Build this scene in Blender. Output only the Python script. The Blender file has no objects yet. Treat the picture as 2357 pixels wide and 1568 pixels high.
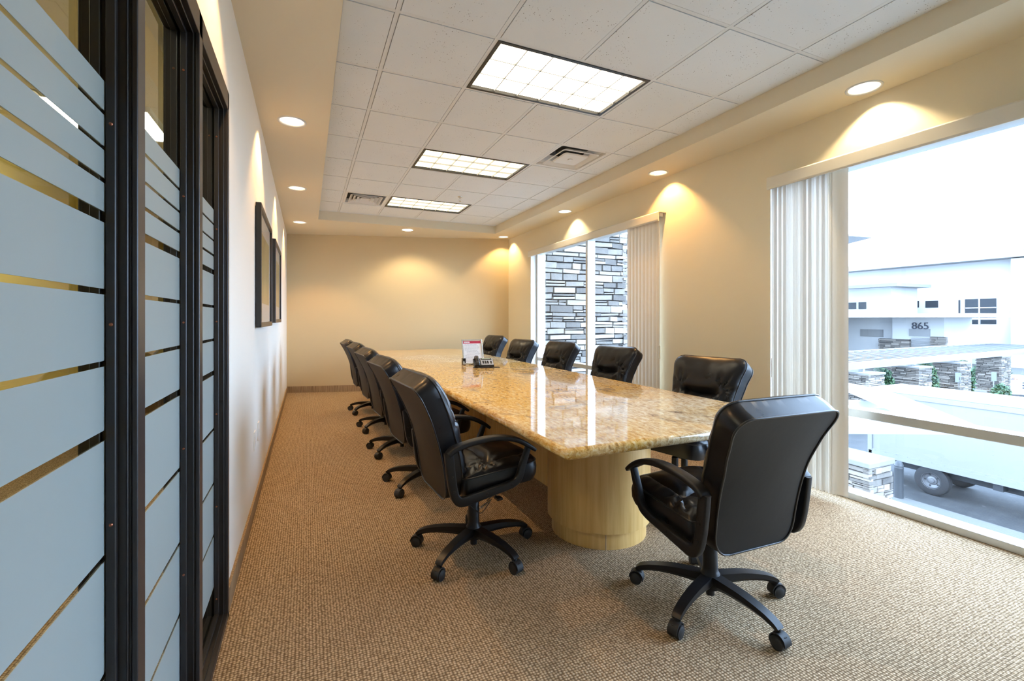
import bpy, bmesh, math, random
from math import sin, cos, pi, radians, sqrt, exp
from mathutils import Vector, Matrix, noise
random.seed(7)
SC = bpy.context.scene
COL = SC.collection

# ------------------------------------------------------------------ camera, sky, exposure
cam_d = bpy.data.cameras.new('camera')
cam_d.sensor_width = 36.0
cam_d.lens = 36.0 * 1060.0 / 2357.0
cam_d.shift_y = (735.0 - 784.0) / 2357.0
cam_d.clip_start = 0.02
cam_d.clip_end = 400
cam = bpy.data.objects.new('camera', cam_d)
cam.location = (0, 0, 1.25)
cam.rotation_euler = (radians(90), 0, radians(-24.0))
COL.objects.link(cam)
SC.camera = cam

SC.view_settings.view_transform = 'Standard'
SC.view_settings.look = 'None'
SC.view_settings.exposure = 0.24
SC.view_settings.gamma = 1.0
SC.view_settings.use_curve_mapping = False
SC.cycles.max_bounces = 9
SC.cycles.diffuse_bounces = 5
SC.cycles.glossy_bounces = 4
SC.cycles.transparent_max_bounces = 12
SC.cycles.sample_clamp_indirect = 6.0
SC.cycles.use_denoising = True

world = bpy.data.worlds.new('overcast_sky')
SC.world = world
world.use_nodes = True
wn = world.node_tree.nodes; wl = world.node_tree.links
wn.clear()
w_out = wn.new('ShaderNodeOutputWorld'); w_bg = wn.new('ShaderNodeBackground')
w_tc = wn.new('ShaderNodeTexCoord'); w_sep = wn.new('ShaderNodeSeparateXYZ'); w_rmp = wn.new('ShaderNodeValToRGB')
wl.new(w_tc.outputs['Generated'], w_sep.inputs[0]); wl.new(w_sep.outputs['Z'], w_rmp.inputs[0])
w_rmp.color_ramp.elements[0].position = 0.0; w_rmp.color_ramp.elements[0].color = (0.55, 0.74, 1.0, 1)
w_rmp.color_ramp.elements[1].position = 0.6; w_rmp.color_ramp.elements[1].color = (0.50, 0.70, 1.0, 1)
wl.new(w_rmp.outputs[0], w_bg.inputs['Color'])
w_bg.inputs['Strength'].default_value = 15.0
wl.new(w_bg.outputs[0], w_out.inputs['Surface'])

sun_d = bpy.data.lights.new('sun', 'SUN'); sun_d.energy = 1.0; sun_d.angle = radians(12); sun_d.color = (1.0, 0.97, 0.92)
sun_o = bpy.data.objects.new('sun', sun_d); sun_o.rotation_euler = (radians(48), radians(-8), radians(-50)); COL.objects.link(sun_o)

# ------------------------------------------------------------------ materials
def new_mat(name, color=(.8, .8, .8), rough=.5, metal=0.0, spec=.5):
    m = bpy.data.materials.new(name); m.use_nodes = True
    b = m.node_tree.nodes['Principled BSDF']
    b.inputs['Base Color'].default_value = (*color, 1)
    b.inputs['Roughness'].default_value = rough
    b.inputs['Metallic'].default_value = metal
    b.inputs['Specular IOR Level'].default_value = spec
    return m
def nd(m, t, **k):
    n = m.node_tree.nodes.new(t)
    for a, v in k.items(): setattr(n, a, v)
    return n
def lk(m, a, b): m.node_tree.links.new(a, b)
def bsdf(m): return m.node_tree.nodes['Principled BSDF']
def coords(m, scale=(1, 1, 1), kind='Object'):
    tc = nd(m, 'ShaderNodeTexCoord'); mp = nd(m, 'ShaderNodeMapping')
    lk(m, tc.outputs[kind], mp.inputs[0]); mp.inputs['Scale'].default_value = scale
    return mp.outputs[0]
def ramp(m, fac, stops, interp='LINEAR'):
    r = nd(m, 'ShaderNodeValToRGB'); r.color_ramp.interpolation = interp
    while len(r.color_ramp.elements) < len(stops): r.color_ramp.elements.new(.5)
    for e, (p, c) in zip(r.color_ramp.elements, stops): e.position = p; e.color = (*c, 1)
    lk(m, fac, r.inputs[0]); return r.outputs[0]
def noisetex(m, vec, scale, detail=4, rough=.5, dist=0):
    n = nd(m, 'ShaderNodeTexNoise'); lk(m, vec, n.inputs['Vector'])
    n.inputs['Scale'].default_value = scale; n.inputs['Detail'].default_value = detail
    n.inputs['Roughness'].default_value = rough; n.inputs['Distortion'].default_value = dist
    return n.outputs['Fac']
def bump(m, h, strength, dist=.002):
    b = nd(m, 'ShaderNodeBump'); lk(m, h, b.inputs['Height'])
    b.inputs['Strength'].default_value = strength; b.inputs['Distance'].default_value = dist
    lk(m, b.outputs[0], bsdf(m).inputs['Normal'])
def mixc(m, fac, a, b, mode='MIX'):
    x = nd(m, 'ShaderNodeMix', data_type='RGBA', blend_type=mode)
    if isinstance(fac, (int, float)): x.inputs[0].default_value = fac
    else: lk(m, fac, x.inputs[0])
    for s, v in ((6, a), (7, b)):
        if isinstance(v, tuple): x.inputs[s].default_value = (*v, 1)
        else: lk(m, v, x.inputs[s])
    return x.outputs[2]
def mathn(m, op, a, b=None):
    x = nd(m, 'ShaderNodeMath', operation=op)
    for i, v in enumerate((a, b)):
        if v is None: continue
        if isinstance(v, (int, float)): x.inputs[i].default_value = v
        else: lk(m, v, x.inputs[i])
    return x.outputs[0]

def paint(name, color, rough=.6):
    m = new_mat(name, color, rough, spec=.3)
    v = coords(m)
    n = noisetex(m, v, 1.2, 3)
    c = mixc(m, n, tuple(x * .97 for x in color), tuple(min(1, x * 1.02) for x in color))
    lk(m, c, bsdf(m).inputs['Base Color'])
    bump(m, noisetex(m, v, 260, 2), .06, .001)
    return m
M = {}
M['wall_cream'] = paint('cream wall paint', (.78, .70, .52))
M['wall_left'] = paint('off white wall paint', (.84, .82, .76))
M['wall_gold'] = paint('golden tan accent paint', (.62, .49, .29))
M['soffit'] = paint('cream soffit paint', (.74, .66, .50))
M['corridor'] = paint('yellow corridor paint', (.80, .66, .22))
M['drywall_white'] = paint('white reveal paint', (.80, .80, .78))

# carpet
m = M['carpet'] = new_mat('tan woven carpet', (.45, .33, .2), .95, spec=.1)
v = coords(m)
big = noisetex(m, v, .8, 3)
vv = coords(m, (82, 92, 1))
wv = nd(m, 'ShaderNodeTexVoronoi'); lk(m, vv, wv.inputs['Vector']); wv.inputs['Scale'].default_value = 1.0; wv.inputs['Randomness'].default_value = .32
loop = ramp(m, wv.outputs['Distance'], [(.10, (1, 1, 1)), (.58, (.0, .0, .0))])
fine = noisetex(m, v, 420, 3, .7)
h = mixc(m, .25, loop, fine)
c0 = ramp(m, h, [(.1, (.125, .078, .040)), (.5, (.46, .335, .205)), (.85, (.72, .56, .38))])
c1 = mixc(m, mathn(m, 'MULTIPLY', big, .2), c0, (.48, .35, .215))
lk(m, c1, bsdf(m).inputs['Base Color']); bump(m, h, .8, .004)
m = M['carpet_base'] = new_mat('carpet strip base', (.34, .26, .18), .95, spec=.1)
v = coords(m, (1, 1, 1)); vv = coords(m, (160, 160, 4))
n = noisetex(m, vv, 1.2, 2)
lk(m, ramp(m, n, [(.3, (.20, .13, .07)), (.7, (.46, .33, .20))]), bsdf(m).inputs['Base Color']); bump(m, n, .5, .003)

# acoustic tile
m = M['tile'] = new_mat('speckled acoustic tile', (.74, .74, .72), .9, spec=.15)
v = coords(m)
vo = nd(m, 'ShaderNodeTexVoronoi'); lk(m, v, vo.inputs['Vector']); vo.inputs['Scale'].default_value = 85
gate = nd(m, 'ShaderNodeSeparateColor'); lk(m, vo.outputs['Color'], gate.inputs[0])
rad = mathn(m, 'MULTIPLY', gate.outputs[0], .22)
patch = noisetex(m, v, 5, 3)
rad2 = mathn(m, 'MULTIPLY', rad, ramp(m, patch, [(.4, (.35, .35, .35)), (.62, (1.25, 1.25, 1.25))]))
dot = mathn(m, 'LESS_THAN', vo.outputs['Distance'], rad2)
dot = mathn(m, 'MULTIPLY', dot, mathn(m, 'GREATER_THAN', gate.outputs[1], .30))
base = mixc(m, noisetex(m, v, 3, 2), (.735, .765, .775), (.785, .81, .82))
lk(m, mixc(m, dot, base, (.24, .23, .21)), bsdf(m).inputs['Base Color'])
M['tbar'] = new_mat('white ceiling grid metal', (.72, .74, .74), .45)
M['tile_gap'] = new_mat('tile edge core', (.30, .28, .25), .9)
M['bronze'] = new_mat('dark bronze aluminium', (.034, .030, .030), .36, .35)
M['bronze_pale'] = new_mat('paler bronze', (.20, .17, .15), .3, .7)  # paler, more metallic bronze, used for the whole corridor door frame
M['screw'] = new_mat('copper screw head', (.35, .12, .06), .35, .8)
M['alum'] = new_mat('clear anodised aluminium', (.62, .62, .60), .35, .35)
M['white_plastic'] = new_mat('white plastic', (.82, .82, .79), .35)
M['vinyl'] = new_mat('cream vinyl slat', (.84, .76, .64), .5, spec=.3)
tr = nd(M['vinyl'], 'ShaderNodeBsdfTranslucent'); tr.inputs[0].default_value = (.80, .80, .78, 1)
mx = nd(M['vinyl'], 'ShaderNodeMixShader'); mx.inputs[0].default_value = .035
lk(M['vinyl'], bsdf(M['vinyl']).outputs[0], mx.inputs[1]); lk(M['vinyl'], tr.outputs[0], mx.inputs[2])
lk(M['vinyl'], mx.outputs[0], M['vinyl'].node_tree.nodes['Material Output'].inputs['Surface'])
M['valance'] = new_mat('cream fabric valance', (.74, .70, .61), .6, spec=.2)

def thin_glass(name, tint, ior=1.5, rough=0.0):
    m = bpy.data.materials.new(name); m.use_nodes = True; n = m.node_tree.nodes; n.clear()
    o = n.new('ShaderNodeOutputMaterial'); t = n.new('ShaderNodeBsdfTransparent'); g = n.new('ShaderNodeBsdfGlossy')
    f = n.new('ShaderNodeLayerWeight'); x = n.new('ShaderNodeMixShader'); f.inputs[0].default_value = .5
    pw = n.new('ShaderNodeMath'); pw.operation = 'POWER'; pw.inputs[1].default_value = 5; ma = n.new('ShaderNodeMath'); ma.operation = 'MULTIPLY_ADD'
    f0 = ((ior - 1) / (ior + 1)) ** 2 * 2; ma.inputs[1].default_value = 1 - f0; ma.inputs[2].default_value = f0
    lk(m, f.outputs['Facing'], pw.inputs[0]); lk(m, pw.outputs[0], ma.inputs[0])
    t.inputs[0].default_value = (*tint, 1); g.inputs['Roughness'].default_value = rough
    lk(m, ma.outputs[0], x.inputs[0]); lk(m, t.outputs[0], x.inputs[1]); lk(m, g.outputs[0], x.inputs[2]); lk(m, x.outputs[0], o.inputs[0])
    return m
M['glass'] = thin_glass('clear window glass', (.95, .98, 1.0), 1.30)
M['glass_in'] = thin_glass('interior clear glass', (.80, .84, .80), 1.5)
m = M['frost'] = bpy.data.materials.new('frosted film'); m.use_nodes = True
n = m.node_tree.nodes; b = bsdf(m); b.inputs['Base Color'].default_value = (.40, .44, .43, 1); b.inputs['Roughness'].default_value = .5; b.inputs['Specular IOR Level'].default_value = .3
t = n.new('ShaderNodeBsdfTranslucent'); t.inputs[0].default_value = (.50, .58, .58, 1); x = n.new('ShaderNodeMixShader'); x.inputs[0].default_value = .30
lk(m, b.outputs[0], x.inputs[1]); lk(m, t.outputs[0], x.inputs[2]); lk(m, x.outputs[0], n['Material Output'].inputs['Surface'])

# granite
m = M['granite'] = new_mat('golden granite', (.6, .45, .2), .045, spec=.75)
v = coords(m, (1, 1.0, 1))
rotv = nd(m, 'ShaderNodeMapping'); lk(m, v, rotv.inputs[0]); rotv.inputs['Rotation'].default_value = (0, 0, radians(-35)); rotv.inputs['Scale'].default_value = (1, .38, 1)
warp = noisetex(m, rotv.outputs[0], 2.2, 5, .6, 1.2)
grain = noisetex(m, rotv.outputs[0], 58, 6, .72, .6)
cloud = noisetex(m, v, 1.1, 4, .6, .8)
gold = ramp(m, grain, [(.30, (.16, .07, .02)), (.42, (.56, .28, .045)), (.52, (.74, .46, .13)), (.66, (.86, .72, .42))])
pale = ramp(m, grain, [(.30, (.22, .14, .09)), (.43, (.54, .38, .22)), (.55, (.76, .62, .42)), (.68, (.86, .80, .66))])
mixed = mixc(m, ramp(m, cloud, [(.46, (0, 0, 0)), (.66, (1, 1, 1))]), gold, pale)
vein = ramp(m, warp, [(.44, (0, 0, 0)), (.475, (1, 1, 1)), (.51, (0, 0, 0))])
veinm = mathn(m, 'MULTIPLY', vein, ramp(m, noisetex(m, v, 9, 4), [(.45, (0, 0, 0)), (.6, (.8, .8, .8))]))
mixed = mixc(m, veinm, mixed, (.20, .12, .08))
spk = noisetex(m, v, 150, 3, .6)
mixed = mixc(m, ramp(m, spk, [(.27, (.75, .75, .75)), (.34, (0, 0, 0))]), mixed, (.10, .07, .05))
lk(m, mixed, bsdf(m).inputs['Base Color'])
# maple
m = M['maple'] = new_mat('maple veneer', (.72, .52, .28), .32)
v = coords(m, (26, 26, 1.4))
g = noisetex(m, v, 1.6, 5, .6, .3)
lk(m, ramp(m, g, [(.3, (.62, .35, .10)), (.7, (.76, .49, .19))]), bsdf(m).inputs['Base Color'])
# leather
m = M['leather'] = new_mat('black leather', (.007, .007, .009), .33, spec=.36)
v = coords(m)
vo = nd(m, 'ShaderNodeTexVoronoi'); lk(m, v, vo.inputs['Vector']); vo.inputs['Scale'].default_value = 420
hh = mixc(m, .5, vo.outputs['Distance'], noisetex(m, v, 60, 4))
bump(m, hh, .10, .001)
lk(m, ramp(m, noisetex(m, v, 9, 4), [(.3, (.27, .27, .27)), (.7, (.38, .38, .38))]), bsdf(m).inputs['Roughness'])
m = M['vinyl_back'] = new_mat('black vinyl back panel', (.011, .0105, .011), .46, spec=.24)
v = coords(m); bump(m, noisetex(m, v, 7, 4), .25, .006)
m = M['chair_plastic'] = new_mat('black moulded plastic', (.010, .010, .012), .38, spec=.32)
v = coords(m); bump(m, noisetex(m, v, 380, 2), .12, .001)
M['piping'] = new_mat('black piping', (.014, .014, .016), .3, spec=.6)
M['rubber'] = new_mat('black rubber', (.015, .015, .016), .6)
M['chrome'] = new_mat('chrome', (.75, .75, .76), .12, 1)
M['black_frame'] = new_mat('black picture frame', (.022, .020, .019), .3)
M['mat_board'] = new_mat('white mat board', (.72, .73, .72), .8)
m = M['art'] = new_mat('muted yellow print', (.4, .35, .15), .6)
v = coords(m); lk(m, ramp(m, noisetex(m, v, 2.2, 5, .6, .8), [(.3, (.24, .18, .08)), (.5, (.42, .36, .12)), (.62, (.50, .42, .22)), (.75, (.33, .24, .14))]), bsdf(m).inputs['Base Color'])
M['black_plastic'] = new_mat('black phone plastic', (.018, .018, .02), .25)
M['grey_plastic'] = new_mat('silver grey plastic', (.42, .44, .46), .35)
M['lcd'] = new_mat('green grey display', (.34, .40, .30), .2)
M['paper'] = new_mat('white paper', (.85, .87, .90), .7)
M['red_ink'] = new_mat('crimson header', (.50, .015, .05), .5)
M['grey_ink'] = new_mat('grey printed line', (.45, .46, .50), .7)
M['silver'] = new_mat('silver frame', (.74, .74, .70), .2, .8)
M['dark_metal'] = new_mat('black troffer frame', (.010, .010, .012), .4)
M['vent_dark'] = new_mat('dark duct interior', (.05, .05, .05), .8)
M['vent_white'] = new_mat('white enamelled vent', (.74, .74, .72), .4)
def emis(name, color, s):
    m = bpy.data.materials.new(name); m.use_nodes = True; n = m.node_tree.nodes; n.clear()
    o = n.new('ShaderNodeOutputMaterial'); e = n.new('ShaderNodeEmission'); e.inputs[0].default_value = (*color, 1); e.inputs[1].default_value = s
    lk(m, e.outputs[0], o.inputs[0]); return m
M['tube_near'] = emis('bright fluorescent tube', (1.0, .86, .62), 6.0)
M['tube_far'] = emis('fluorescent tube', (1.0, .86, .58), 2.6)
M['tube_hall'] = emis('corridor fluorescent tube', (1.0, .92, .72), 22)
M['louver'] = new_mat('white louver', (.5, .5, .5), .35)
M['can'] = new_mat('white reflector', (.82, .82, .84), .22, .35)
M['lamp_warm'] = emis('halogen lamp', (1.0, .93, .82), 22)
M['lamp_orange'] = emis('amber lamp', (1.0, .80, .5), 20)
# exterior
def stone_mat(name, lo, hi):
    m = new_mat(name, lo, .85)
    a = nd(m, 'ShaderNodeAttribute', attribute_name='tone')
    v = coords(m); n = noisetex(m, v, 9, 5, .65)
    f = mathn(m, 'ADD', mathn(m, 'MULTIPLY', a.outputs['Fac'], .75), mathn(m, 'MULTIPLY', n, .3))
    lk(m, ramp(m, f, [(.08, lo), (.5, tuple((p + q) * .42 for p, q in zip(lo, hi))), (.95, hi)]), bsdf(m).inputs['Base Color'])
    bump(m, n, .6, .02); return m
M['stone'] = stone_mat('stacked ledge stone', (.024, .022, .021), (.22, .19, .16))
M['stone_joint'] = new_mat('dark joint', (.010, .010, .012), .9)
M['stone_cap'] = new_mat('pale cap stone', (.15, .143, .135), .8)
M['stucco'] = paint('white stucco', (.40, .395, .39), .8)
M['ext_metal'] = new_mat('pale painted steel', (.17, .17, .17), .5)
M['ext_window'] = new_mat('dark tinted glass', (.02, .025, .03), .15)
M['asphalt'] = new_mat('asphalt', (.06, .062, .066), .9)
v = coords(M['asphalt']); lk(M['asphalt'], ramp(M['asphalt'], noisetex(M['asphalt'], v, 1.5, 8, .7), [(.40, (.014, .015, .016)), (.60, (.024, .025, .026)), (.70, (.08, .08, .08))]), bsdf(M['asphalt']).inputs['Base Color'])
M['concrete'] = paint('pale concrete', (.10, .098, .092), .9)
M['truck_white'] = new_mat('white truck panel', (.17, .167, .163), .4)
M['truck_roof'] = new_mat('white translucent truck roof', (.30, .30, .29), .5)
M['truck_dark'] = new_mat('dark underbody', (.015, .017, .02), .7)
M['tire'] = new_mat('tyre rubber', (.010, .010, .011), .8)
M['rim'] = new_mat('grey steel rim', (.11, .11, .115), .4, .3)
M['bollard'] = new_mat('grey painted steel', (.035, .037, .04), .5)
m = M['leaf'] = new_mat('green leaf', (.06, .14, .05), .6)
a = nd(m, 'ShaderNodeAttribute', attribute_name='tone'); lk(m, ramp(m, a.outputs['Fac'], [(0, (.005, .022, .010)), (.6, (.022, .065, .020)), (1, (.06, .11, .035))]), bsdf(m).inputs['Base Color'])
M['sign'] = new_mat('blue white sign', (.13, .14, .16), .4)
M['ink_blue'] = new_mat('dark blue lettering', (.008, .014, .03), .5)
M['ink_purple'] = new_mat('purple lettering', (.03, .006, .06), .5)
M['ink_orange'] = new_mat('orange lettering', (.2, .05, .006), .5)

# ------------------------------------------------------------------ mesh helpers
def link_mesh(name, bm, mat, parent=None, loc=None, smooth=False, auto=None):
    bmesh.ops.recalc_face_normals(bm, faces=bm.faces)
    me = bpy.data.meshes.new(name); 
    if smooth or auto:
        for f in bm.faces: f.smooth = True
    bm.to_mesh(me); bm.free()
    if auto: me.set_sharp_from_angle(angle=radians(auto))
    for mm in (mat if isinstance(mat, (list, tuple)) else [mat]): me.materials.append(mm)
    o = bpy.data.objects.new(name, me); COL.objects.link(o)
    if parent: o.parent = parent
    if loc: o.location = loc
    return o
def box(bm, x0, x1, y0, y1, z0, z1, mi=0):
    v = [bm.verts.new(p) for p in ((x0, y0, z0), (x1, y0, z0), (x1, y1, z0), (x0, y1, z0), (x0, y0, z1), (x1, y0, z1), (x1, y1, z1), (x0, y1, z1))]
    fs = [bm.faces.new([v[i] for i in q]) for q in ((3, 2, 1, 0), (4, 5, 6, 7), (0, 1, 5, 4), (1, 2, 6, 5), (2, 3, 7, 6), (3, 0, 4, 7))]
    for f in fs: f.material_index = mi
    return v
def B(*a, bevel=0, seg=2):
    bm = bmesh.new(); box(bm, *a)
    if bevel: bmesh.ops.bevel(bm, geom=bm.edges[:], offset=bevel, segments=seg, profile=.5, affect='EDGES')
    return bm
def prism(bm, pts, z0, z1, mi=0):
    lo = [bm.verts.new((x, y, z0)) for x, y in pts]; hi = [bm.verts.new((x, y, z1)) for x, y in pts]
    bm.faces.new(lo[::-1]); bm.faces.new(hi)
    for i in range(len(pts)):
        j = (i + 1) % len(pts); bm.faces.new((lo[i], lo[j], hi[j], hi[i]))
def cyl(bm, p0, p1, r0, r1=None, n=24, caps=True, mi=0):
    r1 = r0 if r1 is None else r1
    p0 = Vector(p0); p1 = Vector(p1); a = (p1 - p0).normalized()
    u = a.orthogonal().normalized(); w = a.cross(u)
    A = [bm.verts.new(p0 + (u * cos(2 * pi * i / n) + w * sin(2 * pi * i / n)) * r0) for i in range(n)]
    Bv = [bm.verts.new(p1 + (u * cos(2 * pi * i / n) + w * sin(2 * pi * i / n)) * r1) for i in range(n)]
    fs = [bm.faces.new((A[i], A[(i + 1) % n], Bv[(i + 1) % n], Bv[i])) for i in range(n)]
    if caps: fs += [bm.faces.new(A[::-1]), bm.faces.new(Bv)]
    for f in fs: f.material_index = mi
    return A, Bv
def lathe(bm, prof, n=32, axis=(0, 0), close=False, mi=0):
    rings = []
    for r, z in prof:
        rings.append([bm.verts.new((axis[0] + r * cos(2 * pi * i / n), axis[1] + r * sin(2 * pi * i / n), z)) for i in range(n)])
    for a, b in zip(rings, rings[1:]):
        for i in range(n):
            f = bm.faces.new((a[i], a[(i + 1) % n], b[(i + 1) % n], b[i])); f.material_index = mi
    if close:
        bm.faces.new(rings[0][::-1]); bm.faces.new(rings[-1])
    return rings
def sweep(bm, path, section, side=(0, 1, 0), closed=False, scales=None, caps=True):
    """section: list of (a, b) with a along side vector, b along the in-plane normal"""
    P = [Vector(p) for p in path]; n = len(P); rings = []; side = Vector(side).normalized()
    for i, p in enumerate(P):
        if closed: t = (P[(i + 1) % n] - P[i - 1]).normalized()
        else: t = (P[min(i + 1, n - 1)] - P[max(i - 1, 0)]).normalized()
        s = (side - t * side.dot(t)).normalized(); nn = s.cross(t)
        k = scales[i] if scales else (1, 1)
        rings.append([bm.verts.new(p + s * a * k[0] + nn * b * k[1]) for a, b in section])
    m_ = len(section)
    for i in range(n if closed else n - 1):
        a, b = rings[i], rings[(i + 1) % n]
        for j in range(m_): bm.faces.new((a[j], a[(j + 1) % m_], b[(j + 1) % m_], b[j]))
    if caps and not closed: bm.faces.new(rings[0][::-1]); bm.faces.new(rings[-1])
    return rings
def circ(r, n=8): return [(r * cos(2 * pi * i / n), r * sin(2 * pi * i / n)) for i in range(n)]
def rrect(a, b, r=.3, n=4):
    out = []
    rr = min(a, b) * r
    for cx_, cy_, a0 in ((a - rr, b - rr, 0), (-a + rr, b - rr, 90), (-a + rr, -b + rr, 180), (a - rr, -b + rr, 270)):
        for k in range(n + 1):
            t = radians(a0 + 90 * k / n); out.append((cx_ + rr * cos(t), cy_ + rr * sin(t)))
    return out
def tube(bm, path, r, closed=False, n=8, side=None):
    P = [Vector(p) for p in path]; m_ = len(P); rings = []; prev = None
    for i, p in enumerate(P):
        t = (P[(i + 1) % m_] - P[i - 1]) if closed else (P[min(i + 1, m_ - 1)] - P[max(i - 1, 0)])
        t = t.normalized() if t.length > 1e-9 else Vector((0, 0, 1))
        if prev is None: s = t.orthogonal().normalized()
        else:
            s = prev - t * prev.dot(t); s = s.normalized() if s.length > 1e-6 else t.orthogonal().normalized()
        prev = s; w = t.cross(s)
        rings.append([bm.verts.new(p + s * r * cos(2 * pi * k / n) + w * r * sin(2 * pi * k / n)) for k in range(n)])
    for i in range(m_ if closed else m_ - 1):
        a, b = rings[i], rings[(i + 1) % m_]
        best = 0
        if closed and i == m_ - 1:
            best = min(range(n), key=lambda q: (b[q].co - a[0].co).length)
        for j in range(n): bm.faces.new((a[j], a[(j + 1) % n], b[(j + 1 + best) % n], b[(j + best) % n]))
    if not closed: bm.faces.new(rings[0][::-1]); bm.faces.new(rings[-1])
def smooth_path(pts, k=6):
    P = [Vector(p) for p in pts]; out = []
    for i in range(len(P) - 1):
        p0 = P[max(i - 1, 0)]; p1 = P[i]; p2 = P[i + 1]; p3 = P[min(i + 2, len(P) - 1)]
        for j in range(k):
            t = j / k
            out.append(.5 * ((2 * p1) + (p2 - p0) * t + (2 * p0 - 5 * p1 + 4 * p2 - p3) * t * t + (3 * p1 - p0 - 3 * p2 + p3) * t ** 3))
    out.append(P[-1]); return out
def interp(x, xs, ys):
    if x <= xs[0]: return ys[0]
    for a, b, c, d in zip(xs, xs[1:], ys, ys[1:]):
        if x <= b:
            t = (x - a) / (b - a); t = t * t * (3 - 2 * t) * .4 + t * .6; return c + (d - c) * t
    return ys[-1]
def thing(name, label, cat, loc=(0, 0, 0), rz=0, group=None):
    o = bpy.data.objects.new(name, None); COL.objects.link(o); o.empty_display_size = .1
    o.location = loc; o.rotation_euler = (0, 0, rz); o['label'] = label; o['category'] = cat
    if group: o['group'] = group
    return o
def tag(o, label, cat, group=None, kind=None):
    o['label'] = label; o['category'] = cat
    if group: o['group'] = group
    if kind: o['kind'] = kind
    return o
def struct(name, bm, mat, label=None, cat=None, **k):
    o = link_mesh(name, bm, mat, **k); o['kind'] = 'structure'
    if label: o['label'] = label
    if cat: o['category'] = cat
    return o
def struct_empty(name, label, cat):
    o = bpy.data.objects.new(name, None); COL.objects.link(o); o['kind'] = 'structure'; o['label'] = label; o['category'] = cat; return o
def dup(root, loc, rz, label, group=None, name=None):
    r = root.copy(); COL.objects.link(r); r.location = loc; r.rotation_euler = (0, 0, rz)
    r['label'] = label
    if group: r['group'] = group
    for ch in list(root.children):
        c = ch.copy(); COL.objects.link(c); c.parent = r
        for g in list(ch.children):
            d = g.copy(); COL.objects.link(d); d.parent = c
    return r
def text_bm(s, size, extrude, mat_rot):
    cu = bpy.data.curves.new('lettering', 'FONT'); cu.body = s; cu.size = size; cu.extrude = extrude; cu.align_x = 'CENTER'; cu.align_y = 'CENTER'
    o = bpy.data.objects.new('lettering', cu); COL.objects.link(o)
    bpy.context.view_layer.update()
    me = bpy.data.meshes.new_from_object(o.evaluated_get(bpy.context.evaluated_depsgraph_get()))
    bm = bmesh.new(); bm.from_mesh(me); bmesh.ops.transform(bm, matrix=mat_rot, verts=bm.verts)
    bpy.data.objects.remove(o); bpy.data.curves.remove(cu); bpy.data.meshes.remove(me)
    return bm

# ------------------------------------------------------------------ room dimensions
XL, XR = -.315, 3.35           # left and right wall faces
XO = 3.62                      # outside face of the window wall
Y0 = -1.3                      # wall behind the camera
def YB(x): return 8.70 - .2783 * (x - XL)   # slanted end wall
ZS, ZC = 2.70, 2.833           # soffit and tile ceiling
SX0, SX1, SY1, SY0 = .15, 2.92, 7.25, -.85   # tray ceiling opening
LIGHTS = [(-.10, 1.87), (-.10, 3.74), (-.10, 5.62), (-.10, 7.58), (1.49, 7.52), (3.16, 7.47), (3.17, 5.37), (3.18, 3.58), (3.19, 1.74)]
VISIBLE_L = {1, 2, 3, 4, 5, 6, 7, 8}

# floor
bm = bmesh.new(); prism(bm, [(-.42, Y0), (3.50, Y0), (3.50, YB(3.5) + .1), (-.42, YB(-.4) + .1)], -.12, 0)
struct('floor', bm, M['carpet'], 'tan woven commercial carpet floor', 'floor')
# left wall: full height beyond the glazing, and the strip above it
FT = 2.20
bm = bmesh.new()
box(bm, -.47, XL, 2.256, 8.95, 0, 2.95); box(bm, -.47, XL, Y0, 2.256, FT, 2.95)
struct('wall_left', bm, M['wall_left'], 'off white wall with glazing and pictures', 'wall')
# end wall (slanted)
bm = bmesh.new(); prism(bm, [(-.47, YB(-.47)), (3.62, YB(3.62)), (3.62, YB(3.62) + .15), (-.47, YB(-.47) + .15)], 0, 2.95)
struct('wall_back', bm, M['wall_gold'], 'golden tan wall at the far end of the room', 'wall')
bm = bmesh.new(); box(bm, -.47, 3.62, Y0 - .12, Y0, 0, 2.95)
struct('wall_front', bm, M['wall_cream'], 'cream wall behind the viewpoint', 'wall')
# right wall with two openings
W1 = (-.50, 2.50); W2 = (3.77, 6.77); WT = 2.36
bm = bmesh.new()
for a, b in ((Y0, W1[0]), (W1[1], W2[0]), (W2[1], 7.9)): box(bm, XR, XO, a, b, 0, WT)
box(bm, XR, XO, Y0, 7.9, WT, 2.95)
struct('wall_right', bm, M['wall_cream'], 'cream window wall', 'wall')

# soffit: U-shaped lower ceiling with holes for the recessed lamps
bm = bmesh.new()
def loop_edges(pts, z):
    vs = [bm.verts.new((x, y, z)) for x, y in pts]
    return [bm.edges.new((vs[i], vs[(i + 1) % len(vs)])) for i in range(len(vs))], vs
outer, _ = loop_edges([(XL - .05, Y0), (XR + .05, Y0), (XR + .05, YB(XR + .05) + .05), (XL - .05, YB(XL - .05) + .05)], ZS)
inner, iv = loop_edges([(SX0, SY0), (SX1, SY0), (SX1, SY1), (SX0, SY1)], ZS)
es = outer + inner
for (lx, ly) in LIGHTS:
    e, _ = loop_edges([(lx + .082 * cos(2 * pi * i / 28), ly + .082 * sin(2 * pi * i / 28)) for i in range(28)], ZS); es += e
bmesh.ops.triangle_fill(bm, use_beauty=True, use_dissolve=False, edges=es)
tv = [bm.verts.new((v.co.x, v.co.y, ZC + .03)) for v in iv]
for i in range(4):
    j = (i + 1) % 4; bm.faces.new((iv[i], iv[j], tv[j], tv[i]))
struct('ceiling_soffit', bm, M['soffit'], 'cream dropped soffit around the tiled tray', 'ceiling')

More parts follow.
